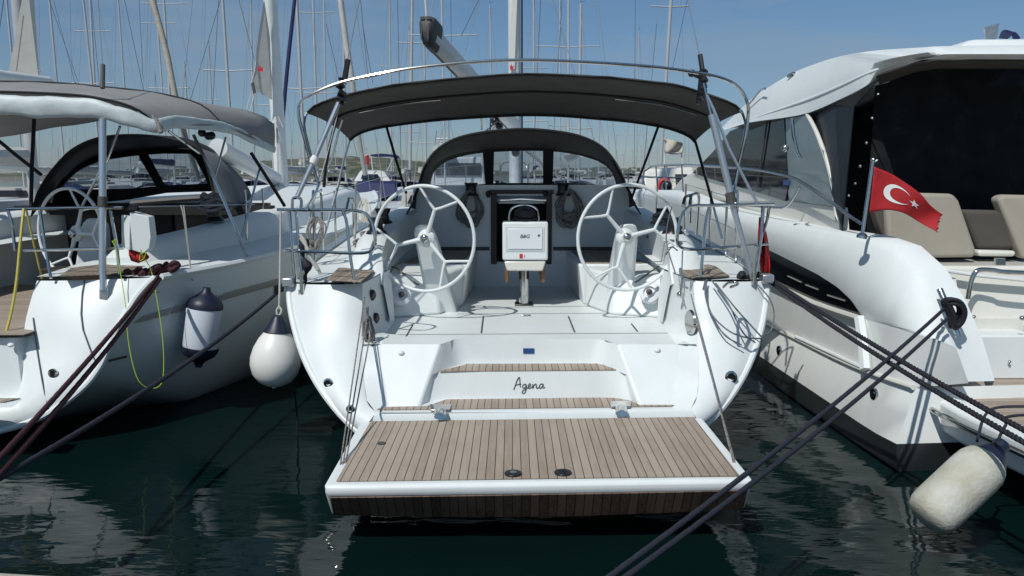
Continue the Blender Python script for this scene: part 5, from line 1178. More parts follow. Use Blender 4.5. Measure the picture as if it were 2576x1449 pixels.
# seats
def cushion(pts,Y,d,m,lean=0,nm='seat_cushion'):
    P=[W(x,y,Y) for x,y in pts]; mb=MB(); mb.slab([p+V(0,lean*(p.z-1.5),0) for p in P],(0,d,0)); return obj(nm,mb,M[m],yC,bevel=.04,bseg=4,smooth=50)
cushion([(2238,500),(2250,484),(2410,488),(2424,505),(2458,625),(2456,648),(2238,650)],7.62,.16,'cushion_beige',.12)
cushion([(2205,530),(2232,512),(2240,640),(2225,600)],7.7,.14,'cushion_dark',.1)
cushion([(2428,528),(2530,530),(2556,590),(2562,628),(2462,626)],7.75,.14,'cushion_dark',.1)
cushion([(2522,500),(2540,490),(2700,494),(2720,650),(2575,652)],7.66,.16,'cushion_beige',.12)
cushion([(2462,629),(2558,631),(2556,646),(2462,645)],7.7,.14,'cream',nm='seat_base')
mb=MB(); mb.slab(WL([(2505,650,7.4),(2530,650,7.4),(2530,690,7.4),(2507,690,7.4)]),(0,.03,0)); obj('table_post',mb,M['steel'],yC)
# dark enclosure: rear plane
def quad(nm,pts,m,solid=.01,par=None,sm=0):
    mb=MB(); mb.slab(pts,(0,solid,0)); return obj(nm,mb,M[m],par or yC,smooth=sm)
quad('enclosure_panel',WL([(2205,190,8.2),(2360,158,8.2),(2900,160,8.2),(2900,600,8.2),(2180,600,8.2),(2185,470,8.2)]),'tint')
mb=MB(); mb.box(3.5,7,10.8,10.9,1.1,3.3); mb.box(3.45,3.5,8.25,10.8,1.1,1.6); obj('saloon_bulkhead',mb,M['interior'],yC,smooth=0)
mb=MB()
for l in ([(2270,300,10.6),(2268,560,10.6)],[(2400,430,10.4),(2575,430,10.4)],[(2380,350,10.0),(2600,310,9.6)],[(2330,400,10.4),(2440,400,10.4),(2440,350,10.4),(2335,350,10.4),(2330,400,10.4)]): mb.tube(WL(l),.025,6)
obj('saloon_frame',mb,M['rubber'],yC)
# side: tinted curtain, pillar, windows, all on the house side
cur=[(2036,288),(2100,262),(2180,214),(2215,196),(2212,240),(2190,330),(2160,430),(2132,565),(2112,565),(2090,470),(2062,360)]
mb=MB(); mb.slab([WX(x,y,3.42) for x,y in [(2034,290),(2100,262),(2150,236),(2216,192)]]+[V(3.45,8.22,3.0),V(3.4,8.22,1.65)]+[WX(2118,575,3.3)],(.01,0,0)); obj('side_curtain',mb,M['curtain'],yC,smooth=0)
mb=MB()
for px,py in ((2206,336-0),(2180-4,390),(2196,345),(2172,420),(2152,505)): 
    pass
for px,py in ((2243-26,238),(2202,298),(2188,360),(2172,418),(2160,462),(2143,492)): mb.ball(WX(px-8,py,3.39),.016,8)
obj('curtain_stud',mb,M['steel'],yC)
mb=MB(); mb.tube(cr([WX(x,y,3.36) for x,y in ((2031,288),(2055,335),(2080,405),(2095,465),(2102,515),(2107,560))],4),.024,8); obj('window_trim',mb,M['cream'],yC)
mb=MB(); mb.slab([WX(x,y,3.34) for x,y in ((2028,290),(1962,300),(1985,505),(2100,520),(2092,460),(2070,380))],(.05,0,0)); obj('window_pillar',mb,mat('sea_green_glass',(.19,.25,.27),.25,var=.2,vscale=2,coat=.4),yC,smooth=0)
mb=MB(); mb.slab([WX(x,y,3.33) for x,y in ((1972,296),(1880,312),(1836,330),(1795,380),(1742,435),(1780,448),(1900,482),(1975,506),(1982,470))],(.05,0,0)); obj('side_window',mb,M['glassblack'],yC,smooth=0)
mb=MB(); mb.tube([WX(x,y,3.31) for x,y in ((1930,305),(1905,470))],.012,6); mb.tube([WX(x,y,3.31) for x,y in ((1765,430),(1870,440),(1975,447))],.008,6); obj('window_mullion',mb,M['rubber'],yC)
mb=MB(); mb.tube(WL([(1992,298,8.3),(1996,340,8.25),(2006,385,8.2),(2014,398,8.18)]),.018,8); mb.ball(W(1975,373,8.4),.04,12); obj('door_handle',mb,M['steel'],yC)
mb=MB(); mb.slab([WX(x,y,3.32) for x,y in ((1970,452),(1984,452),(1984,466),(1970,466))],(.01,0,0)); obj('blue_sticker',mb,M['bluepaint'],yC)
# cabin side below the windows
mb=MB(); mb.slab([WX(x,y,3.36) for x,y in ((1740,436),(1780,448),(1900,482),(1985,506),(2108,522),(2112,580),(2000,575),(1880,558),(1780,520),(1690,480),(1715,450))],(.1,0,0)); obj('cabin_side',mb,M['cream'],yC,smooth=0)
# hardtop roof
ro=[(1815,322,12.4),(1884,254,11.2),(1935,218,10.6),(1993,184,10.0),(2050,161,9.4),(2108,143,8.8),(2194,128,8.0),(2308,120,7.6),(2423,115,7.45),(2900,112,7.3)]
rm=[(1822,325,12.2),(1890,285,10.9),(1960,245,10.2),(2040,210,9.4),(2120,182,8.7),(2200,158,8.0),(2290,138,7.5),(2350,131,7.35),(2430,128,7.25),(2900,128,7.1)]
r2=[(1820,327,12.2),(1885,300,10.9),(1965,270,10.2),(2045,240,9.35),(2120,208,8.65),(2190,176,8.0),(2290,142,7.5),(2360,137,7.3),(2440,136,7.2),(2900,137,7.05)]
rb=[(1820,328,12.2),(1884,309,11.0),(1964,298,10.0),(2032,285,9.2),(2110,252,8.6),(2180,216,8.1),(2206,190,7.95),(2300,158,7.6),(2360,149,7.4),(2900,152,7.2)]
def fl2(l): return cr(WL(l),4)
aw=WL(ro); bw=[WX(p[0],p[1],q.x-.05) if i<7 else W(*p) for i,(p,q) in enumerate(zip(rm,aw))]; a=fl2(ro); b=cr(bw,4)
c2=cr([WX(p[0],p[1],q.x-.012) if i<6 else W(*p) for i,(p,q) in enumerate(zip(r2,bw))],4)
d=cr([WX(p[0],p[1],q.x-.03) if i<6 else W(*p) for i,(p,q) in enumerate(zip(rb,bw))],4)
top=[p+V(1.7,1.9,.30) for p in a]; under=[p+V(.18,.22,.05) for p in d]; und2=[p+V(2.2,1.6,.25) for p in d]
mb=MB(); mb.grid([top,a,b,c2,d,under,und2]); roofC=obj('hardtop_roof',mb,M['gel'],yC,smooth=38,bevel=.02)
mb=MB(); k_=len(c2)*7//10; mb.tube([p.lerp(q,.15)+V(.012,0,0) for p,q in zip(c2[2:k_],d[2:k_])],[.006+.022*math.sin(math.pi*i/(k_-3)) for i in range(k_-2)],8); obj('roof_crease',mb,M['gel'],roofC,smooth=80)
mb=MB(); mb.slab(WL([(2418,116,7.5),(2440,101,7.6),(2460,98,7.6),(2900,95,7.6),(2900,116,7.5)]),(0,1.5,0)); obj('roof_hump',mb,M['gel'],roofC,bevel=.03)
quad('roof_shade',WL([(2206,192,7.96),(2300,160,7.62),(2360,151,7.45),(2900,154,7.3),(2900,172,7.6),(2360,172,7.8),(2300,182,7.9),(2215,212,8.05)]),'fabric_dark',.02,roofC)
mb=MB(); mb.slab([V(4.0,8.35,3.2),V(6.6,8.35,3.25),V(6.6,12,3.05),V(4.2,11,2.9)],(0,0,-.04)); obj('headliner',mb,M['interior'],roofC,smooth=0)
mb=MB(); mb.tube(WL([(1884,262,11.0),(1915,226,10.6),(1925,222,10.4),(1925,226,10.4)]),.012,6); mb.tube(WL([(1982,192,10),(1996,184,9.9),(2004,186,9.9)]),.02,6); obj('roof_rail',mb,M['steel'],roofC)
# lumps on the roof
mb=MB(); P=WL([(2477,68,7.6),(2514,58,7.6),(2508,97,7.6),(2480,97,7.6)]); mb.slab(P,(0,.02,0)); tag(obj('foil_panel',mb,M['foil']),'small square of crumpled silver foil standing on the roof of the motor yacht','panel')
mb=MB()
for k in range(5): mb.tube(cr(WL([(2516+k*4,96,7.7),(2525+k*5,78+k*2,7.7),(2545+k*2,84,7.7),(2552+k*3,97,7.7)]),4),.012,6)
tag(obj('cable_bundle',mb,M['blue']),'tangle of blue cables beside the foil panel on the motor yacht roof','cables')
# side deck handrail
mb=MB(); mb.tube(cr([WX(1640,418,3.0),WX(1700,414,3.05),WX(1780,418,3.1),WX(1880,425,3.15),WX(1960,438,3.2),WX(2010,455,3.22),WX(2080,500,3.25),WX(2140,545,3.28),WX(2165,562,3.3)],5),.018,8)
mb.tube(cr([WX(1760,512,3.05),WX(1850,515,3.1),WX(1940,522,3.15),WX(1975,520,3.18),WX(1995,500,3.2),WX(2012,470,3.22)],5),.014,8); obj('side_handrail',mb,M['steel'],yC)
mb=MB()
for px,top_,bot_,x in ((1650,418,480,3.0),(1715,415,486,3.04),(1672,416,482,3.02)): mb.tube([WX(px,top_,x),WX(px+4,bot_,x)],.014,6)
obj('stanchion',mb,M['steel'],yC)
mb=MB(); q0=W(2375,748,6.6); mb.tube(WL([(2364,728,6.45),(2384,775,6.35),(2412,848,6.25)]),.026,10); mb.tube(WL([(2378,752,6.42),(2400,800,6.3)]),.03,8); obj('mooring_bar',mb,M['steel'],yC)
# flag with crescent and star on a staff
fp0=W(2168,600,7.15); fp1=W(2196,402,7.2)
t=thing('flagpole',tuple(fp0),'leaning steel flagpole on the white bulwark of the motor yacht','flagpole')
mb=MB(); mb.tube([fp0,fp1],.016,10); obj('pole',mb,M['steel'],t); mb=MB(); mb.ball(fp1,.022,10); mb.tube([fp1+V(0,0,-.03),fp1+V(.04,0,.0)],.006,5); obj('pole_finial',mb,M['steel'],t); mb=MB(); mb.lathe([(.05,0),(.05,.5),(.025,1)],fp0,fp0+V(.01,0,.05),16); obj('pole_base',mb,M['steel'],t)
Tt=[(2199,419),(2253,443),(2307,485),(2335,513),(2376,540)]; Bb=[(2187,535),(2229,528),(2265,534),(2304,552),(2351,583)]
TC=resample(cr([W(x,y,7.18) for x,y in Tt],6),61); BC=resample(cr([W(x,y,7.18) for x,y in Bb],6),61)
def fs(u,v,off=0):
    i=min(59.999,max(0,u*60)); k=int(i); f_=i-k; a=TC[k].lerp(TC[k+1],f_); b=BC[k].lerp(BC[k+1],f_)
    return a.lerp(b,v)+V(0,.05*math.sin(u*8+v*2.2)*u-.02*u+off,0)
mb=MB(); mb.grid([[fs(u/40+( .03*math.sin(j*4.1) if u==40 else 0)*0,j/16)+(V(-.012*(j%3),0,-.01*(j%2)) if u==40 else V(0,0,0)) for u in range(41)] for j in range(17)])
fo=tag(obj('national_flag',mb,M['red'],smooth=80,solid=.003),'red flag with white crescent and star flying on the motor yacht','flag')
def emb(nm,poly,off,par):
    for s_ in (-1,):
        c_=[sum(p[0] for p in poly)/len(poly),sum(p[1] for p in poly)/len(poly)]
def ring_mesh():
    mb=MB(); n=40; o=[];i_=[]
    R1=.27;R2=.216;cx1,cx2=.50,.566
    # intersection angle of the circles
    d=cx2-cx1; xx=(R1*R1-R2*R2+d*d)/(2*d); aa=math.acos(max(-1,min(1,xx/R1))); bb=math.acos(max(-1,min(1,(xx-d)/R2)))
    for k in range(n+1):
        t=k/n; A=aa+(2*math.pi-2*aa)*t; B=bb+(2*math.pi-2*bb)*t
        o.append((cx1+R1*math.cos(A),.5+R1*math.sin(A))); i_.append((cx2+R2*math.cos(B),.5+R2*math.sin(B)))
    mb.grid([[fs(x/1.5,y,-.006) for x,y in o],[fs(x/1.5,y,-.006) for x,y in i_]]); return mb
obj('crescent',ring_mesh(),M['white_cloth'],fo,smooth=0,solid=.002)
mb=MB(); pts=[]
for k in range(10):
    a=math.pi+k*math.pi/5; rr=.135 if k%2==0 else .053; pts.append((.86+rr*math.cos(a),.5+rr*math.sin(a)))
ctr=fs(.86/1.5,.5,-.006)
for k in range(10):
    x0,y0=pts[k]; x1,y1=pts[(k+1)%10]; mb.face([ctr,fs(x0/1.5,y0,-.006),fs(x1/1.5,y1,-.006)])
obj('star',mb,M['white_cloth'],fo,smooth=0,solid=.002)
# ================================================================ mooring ropes
def moor(nm,a,b,r,m,label,d=.0,laid=False,grp=None,cat='mooring rope'):
    mb=MB(); P=sag(a,b,d,24)
    if laid: ropes(mb,P,r)
    else: ropes(mb,P,r,pitch=.055,amp=.3,sr=.75)
    return tag(obj(nm,mb,M[m],smooth=70),label,cat,grp)
moor('mooring_rope',W(398,696,7.15),WZ(-130,1290,.75),.017,'rope_maroon','maroon mooring rope from the left yacht, upper of the pair',.03)
moor('mooring_rope',W(403,701,7.15),WZ(-90,1290,.72),.017,'rope_maroon','maroon mooring rope from the left yacht, lower of the pair',.05)
moor('mooring_rope',W(708,728,8.6),WZ(-230,1330,.75),.018,'rope_navy','dark navy mooring rope slanting across the left hull and black water',.10)
moor('mooring_rope',W(1936,700,7.0),WZ(2760,1180,.85),.018,'rope_black','black mooring rope from the right stern corner of the centre yacht, upper of the pair',.04,True)
moor('mooring_rope',W(1936,708,7.0),WZ(2760,1215,.83),.018,'rope_black','black mooring rope from the right stern corner of the centre yacht, lower of the pair',.05,True)
moor('mooring_rope',W(2374,778,6.25),WZ(1440,1520,.75),.0135,'rope_navy','dark mooring rope from the motor yacht crossing the platform corner, upper of the pair',.05)
moor('mooring_rope',W(2385,800,6.22),WZ(1480,1520,.74),.0135,'rope_navy','dark mooring rope from the motor yacht crossing the platform corner, lower of the pair',.06)
# knot of rope on the mooring bar
mb=MB(); rnd=random.Random(9)
c0=W(2391,785,6.28)
for k in range(9):
    o_=V(rnd.uniform(-.02,.02),rnd.uniform(-.08,.02),rnd.uniform(-.02,.02)); s_=rnd.uniform(.75,1.05)
    mb.tube(cr([c0+o_+V(-.06,0,.10)*s_,c0+o_+V(.02,-.03,.10)*s_,c0+o_+V(.075,-.02,.02)*s_,c0+o_+V(.07,0,-.07)*s_,c0+o_+V(.03,.02,-.11)*s_,c0+o_+V(-.0,.0,-.02)*s_],4,True),.017,7,closed=True)
tag(obj('rope_knot',mb,M['rope_black'],smooth=70),'thick black rope knotted round the mooring bar of the motor yacht','rope')
mb=MB(); P=RX([(2355,1,3.4)])
mb=MB(); mb.tube(cr([WZ(2372,935,zpC+.03),WZ(2400,932,zpC+.03),WZ(2450,938,zpC+.03),WZ(2530,946,zpC+.03)],4),.02,8); tag(obj('rope_end',mb,M['rope_black']),'short black rope lying on the teak platform of the motor yacht','rope')
# dirty fender at the right
p0=W(2488,1155,4.62); p1=W(2345,1290,4.5)
t=thing('cylindrical_fender',tuple((p0+p1)/2),'dirty yellowed cylinder fender with a navy end floating at the lower right','fender')
ra=.148; ax=(p1-p0).normalized()
mb=MB(); mb.lathe([(.05,0),(ra*.62,.02),(ra*.86,.08),(ra*.97,.16),(ra,.26),(ra,.8),(ra*.97,.88),(ra*.85,.95),(ra*.55,.99),(.01,1.0)],p0-ax*.02,p1+ax*.07,40); obj('fender_body',mb,M['oldfender'],t,smooth=70)
mb=MB(); mb.lathe([(.035,0),(.05,.12),(.045,.3),(.07,.5),(.10,.8),(.115,.97),(.11,1)],p0-ax*.13+V(0,0,.02),p0+ax*.02,28); obj('fender_cap',mb,M['navy'],t,smooth=60)
looprope('fender_lanyard',[[(2600,1022,4.9),(2510,1025,5.0),(2478,1045,5.0),(2464,1085,4.9),(2458,1110,4.8)],[(2900,1040,4.8),(2560,1045,4.8),(2530,1070,4.75),(2512,1105,4.65),(2504,1130,4.6)],[(2500,1120,4.6),(2492,1136,4.6),(2506,1150,4.58),(2518,1136,4.6),(2502,1120,4.6)]],.009,'rope_navy','dark lanyards over the platform edge holding the dirty fender')
# ================================================================ BACKGROUND MARINA
def bgyacht(px,Y,label,top=None,wpx=5,lean=0,length=10,beam=3.2,mirror=1,hullz=1.1,mast=True,sail=None,spr=(.35,.62),cover='blue',dx=0,furl=None,group=None,cabin=True,mm='mastfar',stays=True):
    q=W(px,445,Y); x=q.x; root=thing('sailing_yacht',(x,Y,0),label,'yacht',group)
    mb=MB(); rows=[]
    for t,hb,z in ((-.42,.72,hullz),(-.3,.88,hullz),(0,1,hullz+.03),(.25,.75,hullz+.12),(.42,.36,hullz+.2),(.52,.03,hullz+.28)):
        yy=Y+t*length; b=beam/2*hb; rows.append([V(x-b,yy,z),V(x-b*.95,yy,z*.45),V(x-b*.6,yy,-.05),V(x,yy,-.2),V(x+b*.6,yy,-.05),V(x+b*.95,yy,z*.45),V(x+b,yy,z)])
    mb.grid(rows); mb.face(rows[0]); mb.grid([[r[0] for r in rows],[(r[0]+r[-1])/2+V(0,0,.06) for r in rows],[r[-1] for r in rows]]); obj('hull',mb,M['bghull'],root,smooth=40)
    if cabin:
        mb=MB(); rows=[]
        for t,hb,h in ((-.12,.62,.42),(.1,.6,.45),(.26,.4,.3),(.33,.2,.12)):
            yy=Y+t*length; b=beam/2*hb; rows.append([V(x-b-.05,yy,hullz),V(x-b,yy,hullz+h-.06),V(x-b*.7,yy,hullz+h),V(x+b*.7,yy,hullz+h),V(x+b,yy,hullz+h-.06),V(x+b+.05,yy,hullz)])
        mb.grid(rows); mb.face(rows[0]); cb=obj('cabin',mb,M['bgcabin'],root)
        mb=MB(); yy=Y-.12*length-.02; b=beam*.3; mb.slab([V(x-b*.9,yy,hullz+.1),V(x+b*.9,yy,hullz+.1),V(x+b*.8,yy,hullz+.34),V(x-b*.8,yy,hullz+.34)],(0,-.02,0)); obj('window',mb,M['darkstripe'],cb)
        if cover:
            mb=MB(); P=[V(x+b*1.3*math.cos(a),0,hullz+.35+.55*math.sin(a)) for a in [math.pi*k/10 for k in range(11)]]; mb.grid([[p+V(0,Y-.14*length,0) for p in P],[p+V(0,Y-.02*length,.05) for p in P],[V(p.x,Y+.05*length,hullz+.35) for p in P]]); obj('sprayhood',mb,M[cover],root,smooth=60)
    if mast:
        zt=(W(px,top,Y).z if top is not None else 15.5); r=wpx*1.05*Y/F/2
        xt=x+lean*Y/F
        mb=MB(); mb.tube([V(x,Y,hullz+.3),V((x+xt)/2,Y,(zt+hullz)/2),V(xt,Y,zt)],[r,r,r*.85],10); mo=obj('mast',mb,M[mm],root)
        mb=MB()
        for s_ in (spr if int(px)%3 else spr[:1]):
            zz_=hullz+(zt-hullz)*s_; xx=x+(xt-x)*s_; w2=beam*.28
            mb.tube([V(xx-w2,Y+.1,zz_+.05),V(xx,Y,zz_),V(xx+w2,Y+.1,zz_+.05)],r*.32+.008,5)
        obj('spreader',mb,M['mastfar'],mo)
        if stays:
            mb=MB(); sr=.0030*max(1,Y/18)
            for s_ in (-1,1): mb.tube([V(x+s_*beam*.42,Y,hullz),V(x+s_*beam*.28+(xt-x)*.35,Y+.1,hullz+(zt-hullz)*spr[0]+.05),V(xt,Y,zt)],sr,4)
            mb.tube([V(x+.3,Y-length*.42,hullz),V(xt,Y,zt)],sr,4)
            obj('stay',mb,M['wire_far'],mo)
        mb=MB(); mb.tube([V(x,Y-.2,hullz+1.35),V(x+.1,Y-length*.34,hullz+1.45)],.07,8); bo=obj('boom',mb,M['mast'],root)
        mb=MB(); n_=12; P=[V(x,Y-.25,hullz+1.5).lerp(V(x+.1,Y-length*.33,hullz+1.55),i/n_) for i in range(n_+1)]
        mb.tube(wiggle(P,.03,px),[.17-.07*i/n_ for i in range(n_+1)],8); obj('sail_cover',mb,M[sail or 'sailgrey'],bo)
        mb=MB(); mb.tube([V(xt,Y,zt),V(xt,Y,zt+.35)],.012,4); mb.tube([V(xt,Y,zt+.1),V(xt+.3,Y-.2,zt+.14)],.01,4); obj('masthead_vane',mb,M['rubber'],mo)
    return root
def furled(pts,r,m,label):
    P=cr(WL(pts),8); mb=MB(); mb.tube(P,[r*(.85+.2*math.sin(i/len(P)*math.pi)+.10*noise.noise(V(i*.5,r*90,0))) for i in range(len(P))],10); return tag(obj('furled_sail',mb,M[m],smooth=70),label,'sail')
# boat beyond the left yacht whose mast and sail rise at the far left
D=bgyacht(84,13.5,'grey masted yacht beyond the left yacht, mast rising at the far left of the photo',wpx=26,lean=-18,length=11,beam=3.0,cover=None,spr=(.55,))
mb=MB(); mb.slab(WL([(66,-60,13.2),(20,190,13.2),(98,203,13.3),(80,-60,13.3)]),(0,.02,0)); obj('mainsail_clew',mb,M['sailgrey'],D,smooth=0)
mb=MB(); mb.tube(WL([(-60,180,11.5),(10,195,12),(120,208,13.3)]),.10,10); obj('boom',mb,M['mast'],D)
L=[ # px, Y, top, w, lean, label bits
 (258,34,None,5,-28,'white yacht with a pale straight mast rising behind the silver backstay tube',None),
 (424,42,None,4,-8,'distant yacht with a thin grey mast just right of the leaning beige furled sail','blue'),
 (480,88,160,4,0,'far off yacht with the shortest mast, two thirds down the sky left of centre',None),
 (542,74,110,3.4,0,'far off yacht with a thin mast topped just below the spreaders of its neighbour','blue'),
 (590,30,None,6.5,-16,'yacht with a tall silver mast beside the red crown sail',None),
 (405,95,184,3,0,'very distant yacht with a hair thin mast behind the beige furled sail',None),
 (768,36,None,7,-9,'yacht with a silver mast and wide spreaders left of the stern arch','blue'),
 (1030,48,None,7,18,'yacht with a dark grey mast leaning right, below the raised boom','blue'),
 (1072,40,80,5,0,'yacht with a slim pale mast under the boom end',None),
 (1456,56,9,7,0,'yacht with a whole mast visible to its head right of the centre mast','blue'),
 (1506,70,295,3,0,'small far yacht with a low mast seen right of the dark hood',None),
 (1658,38,None,8,28,'yacht with a leaning double mast line near the right backstay',None),
 (640,60,None,4,10,'yacht moored far off behind the mast with the red crown sail','blue'),
 (1130,80,285,3,0,'small distant yacht in the gap under the left half of the bimini',None),
 (1240,64,None,3.5,-6,'yacht whose mast passes just left of the centre mast','blue'),
 (1600,75,None,2.4,0,'distant yacht with a needle thin mast right of centre',None),
 (690,44,None,5,-6,'yacht with a silver mast just right of the crown sail','blue'),
 (822,50,None,4,8,'yacht with a thin silver mast framed inside the left curve of the stern arch',None),
 (985,58,None,4,4,'yacht with a bare mast just right of the left backstay','blue'),
 (1410,62,None,4,-5,'yacht with a silver mast two mast widths left of the whole mast','blue'),
 (165,38,None,5,-10,'yacht with a silver mast near the left edge over the taupe bimini','blue'),
 (330,55,None,4,-4,'yacht with a silver mast between the backstay and the beige furled sail',None),
]
for px,Y,top,w2,lean,lab,cov in L: bgyacht(px,Y,lab,top,w2,lean,length=11 if Y<60 else 9,cover=cov,cabin=True)
rnd=random.Random(12)
cl=[]
ORD=['first','second','third','fourth','fifth','sixth','seventh','eighth','ninth','tenth','eleventh','twelfth','thirteenth','fourteenth','fifteenth','sixteenth','seventeenth','eighteenth','nineteenth','twentieth','twenty-first','twenty-second','twenty-third','twenty-fourth','twenty-fifth','twenty-sixth','twenty-seventh','twenty-eighth','twenty-ninth','thirtieth','thirty-first','thirty-second','thirty-third','thirty-fourth','thirty-fifth','thirty-sixth']
fx=[1566,1590,1612,1632,1652,1712,1730,822,846,990,1012,735,1365,1398,1430,1530,1546,300,340,215,505,560,150,180,270,375,470,870,925,1195,1330,1445,1480,1622]
fx.sort()
for i,px in enumerate(fx):
    far=['faint mast','thin pale mast','short grey mast','small bare mast','slight white mast'][i%5]
    bgyacht(px,rnd.uniform(85,150),f'tiny yacht, {far}, {ORD[i]} from the left in the far row',rnd.uniform(335,395),2.2,rnd.uniform(-3,3),length=12,beam=rnd.uniform(3.5,5.5),hullz=rnd.uniform(1.2,2.1),cover=('blue' if i%3==0 else None),cabin=True,group='tiny yachts in the far row of the marina',spr=(.6,),stays=False)
furled([(370,-60,24),(384,0,24),(418,130,24),(445,262,24),(470,360,24.5),(500,450,25)],.085,'sailcloth','beige furled headsail leaning steeply behind the left bimini')
furled([(850,-50,22),(856,0,22),(872,120,22),(886,210,22),(900,330,22.3),(919,440,22.6)],.075,'sailgrey','pale grey furled headsail slanting down behind the left backstay of the centre yacht')
furled([(747,-50,18),(738,30,18),(722,180,18),(708,340,18),(700,420,18)],.04,'blue','narrow navy blue furled sail standing close right of the crown sail mast')
# extra standing rigging of boats whose masts are out of frame
WIRES=([(309,-20,26),(362,230,26)],[(345,-20,30),(350,0,30),(360,200,30)],[(551,-20,28),(534,282,28)],[(555,0,28),(478,255,28)],[(596,-20,30),(640,150,30)],[(12,-20,13),(-8,120,13)],[(1134,0,20),(1136,202,20)],[(1214,-20,22),(1160,90,22)],[(907,0,25),(926,200,25)],[(912,60,25),(938,210,25)],[(1598,-20,30),(1596,420,30)],[(1733,-20,26),(1690,180,26)],[(1652,60,30),(1618,430,30)],[(1415,-20,26),(1388,420,26)],[(120,-10,30),(205,230,30)],[(135,0,34),(190,215,34)],[(230,0,20),(250,215,20)],[(1000,0,24),(1010,470,24)],[(1360,0,24),(1340,440,24)],[(820,60,30),(900,400,30)],[(1098,330,24),(1088,420,24)])
for i,l in enumerate(sorted(WIRES,key=lambda l:l[0][0]+l[1][0])):
    m1=MB(); m1.tube(WL(l),.0085 if l[0][2]>20 else .006,4); tag(obj('rigging_wire',m1,M['wire_dark']),f'thin dark rigging wire against the sky, {ORD[i]} from the left of the loose wires','wire','rigging wires against the sky')
# blue and white motor boat with flybridge, left of the dark hood
q=W(945,445,33); x=q.x; Y=33
t=thing('motor_boat',(x,Y,0),'motor boat under a navy blue cover with a blue flybridge awning','motor boat')
mb=MB(); rows=[]
for k,hb,z in ((-.1,1.0,1.3),(0,1.25,1.3),(3,1.4,1.4),(6,1.0,1.6),(8.5,.1,1.8)): rows.append([V(x-hb*1.15,Y+k,z),V(x-hb,Y+k,.3),V(x,Y+k,-.2),V(x+hb,Y+k,.3),V(x+hb*1.15,Y+k,z)])
mb.grid(rows); mb.face(rows[0]); mb.grid([[r[0] for r in rows],[r[-1] for r in rows]]); obj('hull',mb,M['bghull'],t)
mb=MB(); mb.hexa(WL([(866,500,33),(1002,500,33),(1002,500,36),(880,500,36)]),WL([(900,456,33.5),(998,458,33.5),(998,456,35.5),(905,454,35.5)])); obj('boat_cover',mb,M['blue'],t,bevel=.1)
mb=MB(); mb.hexa(WL([(890,456,33.6),(985,456,33.6),(985,456,36),(890,456,36)]),WL([(906,430,34.2),(965,430,34.2),(960,428,36),(910,428,36)])); obj('wheelhouse',mb,M['bghull'],t,bevel=.05)
mb=MB(); mb.slab(WL([(912,438,33.9),(950,438,33.9),(958,450,33.6),(908,450,33.6)]),(0,-.05,0)); obj('windscreen',mb,M['darkstripe'],t)
mb=MB(); mb.slab(WL([(930,389,34),(960,386,34),(990,389,34),(994,398,34),(972,392,34),(932,393,34)]),(0,1.6,0)); obj('awning',mb,M['blue'],t)
mb=MB()
for l in ([(934,393,34),(938,430,34)],[(990,397,34),(975,430,34.2)],[(912,392,34),(932,391,34)]): mb.tube(WL(l),.03,5)
obj('awning_pole',mb,M['bghull'],t)
mb=MB(); mb.slab(WL([(918,392,32),(928,389,32),(929,414,32),(920,416,32)]),(0,.03,0)); tag(obj('flag',mb,M['red']),'small red flag hoisted on a far pole left of the blue awning','flag')
# radar arch motor yacht behind the hood
q=W(1150,445,52); x=q.x; Y=52
t=thing('motor_boat',(x,Y,0),'white motor yacht with a radar mast seen over the left shoulder of the dark hood','motor boat')
mb=MB(); rows=[]
for k,hb,z in ((0,2.2,1.7),(5,2.4,1.9),(11,1.8,2.3),(15,.1,2.8)): rows.append([V(x-hb,Y+k,z),V(x-hb*.8,Y+k,.2),V(x,Y+k,-.3),V(x+hb*.8,Y+k,.2),V(x+hb,Y+k,z)])
mb.grid(rows); mb.face(rows[0]); mb.grid([[r[0] for r in rows],[r[-1] for r in rows]]); obj('hull',mb,M['bghull'],t)
mb=MB(); mb.hexa([V(x-1.8,Y+1,1.7),V(x+1.8,Y+1,1.7),V(x+1.8,Y+8,1.8),V(x-1.8,Y+8,1.8)],[V(x-1.6,Y+1.2,3.6),V(x+1.6,Y+1.2,3.6),V(x+1.4,Y+6.5,3.6),V(x-1.4,Y+6.5,3.6)]); sp=obj('superstructure',mb,M['bghull'],t,bevel=.1)
mb=MB(); mb.box(x-1.5,x+1.5,Y+.95,Y+1.1,2.4,3.2); obj('window',mb,M['darkstripe'],sp)
mb=MB(); mb.slab(WL([(1090,375,52),(1135,372,52),(1130,382,52),(1092,383,52)]),(0,1,0)); mb.tube(WL([(1113,378,52),(1112,335,52)]),.04,6); mb.tube(WL([(1098,350,52),(1128,349,52)]),.06,6); mb.slab(WL([(1105,352,52),(1120,352,52),(1120,364,52),(1105,364,52)]),(0,.3,0)); obj('radar_mast',mb,M['bghull'],t)
# cabin boat at the right behind the guard rail
q=W(1685,445,19); x=q.x; Y=19
t=thing('motor_boat',(x,Y,0),'white cabin boat with tall steel rails between the centre yacht and the motor yacht','motor boat')
mb=MB(); rows=[]
for k,hb,z in ((0,1.45,1.25),(3,1.55,1.35),(7,1.2,1.6),(9.5,.1,1.8)): rows.append([V(x-hb,Y+k,z),V(x-hb*.9,Y+k,.2),V(x,Y+k,-.3),V(x+hb*.9,Y+k,.2),V(x+hb,Y+k,z)])
mb.grid(rows); mb.face(rows[0]); mb.grid([[r[0] for r in rows],[r[-1] for r in rows]]); obj('hull',mb,M['gel'],t)
mb=MB(); mb.hexa(WL([(1608,505,19.2),(1760,505,19.2),(1760,505,24),(1625,505,24)]),WL([(1622,424,19.6),(1745,420,19.6),(1735,422,23),(1635,424,23)])); cb=obj('cabin',mb,M['cream'],t,bevel=.08)
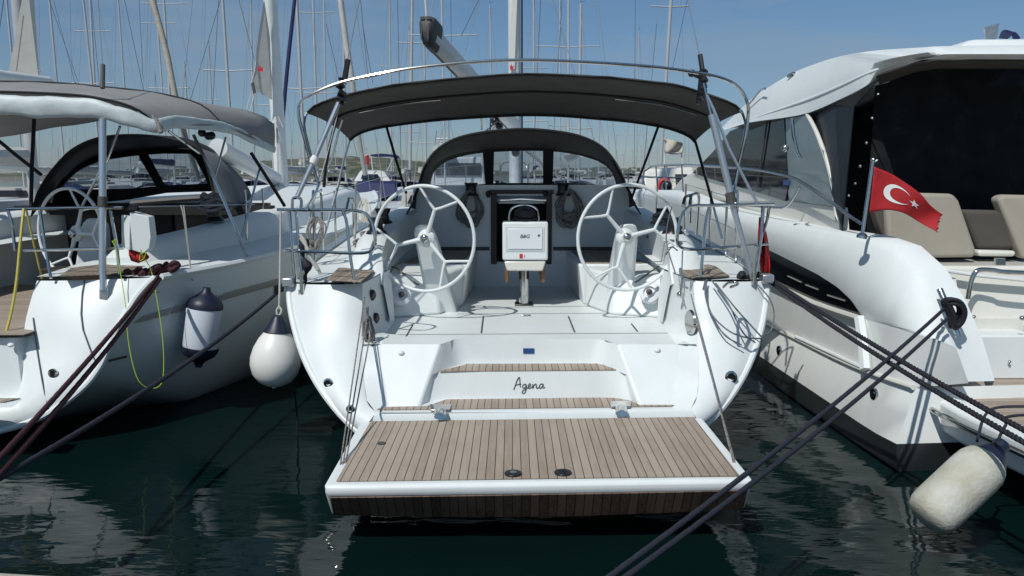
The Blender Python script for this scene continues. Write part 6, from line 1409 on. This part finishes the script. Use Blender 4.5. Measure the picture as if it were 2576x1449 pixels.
mb=MB(); mb.slab(WL([(1698,438,19.35),(1728,438,19.35),(1724,465,19.2),(1700,465,19.2)]),(0,-.05,0)); obj('doorway',mb,M['interior'],cb)
mb=MB()
for l in ([(1612,490,18.6),(1620,432,18.6),(1640,418,18.6),(1740,414,18.6)],[(1612,445,18.6),(1740,448,18.6)],[(1675,416,18.6),(1695,500,18.6)],[(1615,440,18.6),(1630,500,18.6)]): mb.tube(WL(l),.022,6)
obj('guard_rail',mb,M['steel'],t)
mb=MB(); c_=W(1671,474,18.5); P=[c_+V(.13*math.cos(a),0,.2*math.sin(a)) for a in [R(40)+R(280)*k/20 for k in range(21)]]; mb.tube(P,.05,10); tag(obj('lifebuoy',mb,mat('red_vinyl',(.45,.03,.03),.5)),'red horseshoe lifebuoy on the rail of the cabin boat','lifebuoy')
mb=MB(); mb.ball(W(1679,468,18.45),.11,12,1.1); tag(obj('outboard_cowl',mb,M['black']),'small black outboard engine clamped beside the red lifebuoy','outboard engine')
# sail bundle hoisted to the right of the centre
mb=MB(); rows=[]
for i in range(9):
    u=i/8; rows.append([W(1670+45*u+3*math.sin(v*3),348+10*u+v*(34-8*u)+5*math.sin(u*3.1)*v,26+.15*math.sin(u*7+v*4)) for v in [k/6 for k in range(7)]])
mb.grid(rows); o=tag(obj('half_lowered_sail',mb,M['sailcloth'],smooth=70,solid=.05),'bundled cream sail hanging above the cabin boat','sail')
mb=MB()
mb.tube(WL([(1672,430,26),(1672,384,26),(1714,384,26),(1718,430,26)]),.03,5)
tag(obj('awning_frame',mb,M['bghull']),'pale frame posts under the bundled cream sail','frame')
# white hulls seen through the hood windows and between the rails
for px,Y,lab,c1 in ((1120,24,'white cabin yacht showing through the left hood window','sailgrey'),(1430,26,'white cabin yacht showing through the right hood window','sailgrey'),(1345,60,'small white yacht showing in the middle hood window','blue'),(870,62,'white yacht low in the gap left of the blue covered motor boat','blue'),(1030,75,'white yacht low in the gap right of the blue covered motor boat',None),(800,40,'cream decked yacht behind the left guard rail','sailcloth'),(250,45,'low white yacht showing through the windows of the left hood',None),(440,38,'white yacht showing through the second window of the left hood','blue'),(60,32,'white yacht at the far left edge behind the left wheel','sailgrey')):
    bgyacht(px,Y,lab,None,5,rnd.uniform(-12,12),length=11,beam=3.6,hullz=1.45,cover=None,sail=c1,cabin=True)
# long floating pontoon in the far row
mb=MB(); mb.box(-70,60,112,114,.1,.6); struct('pontoon',mb,M['quay'],smooth=0)
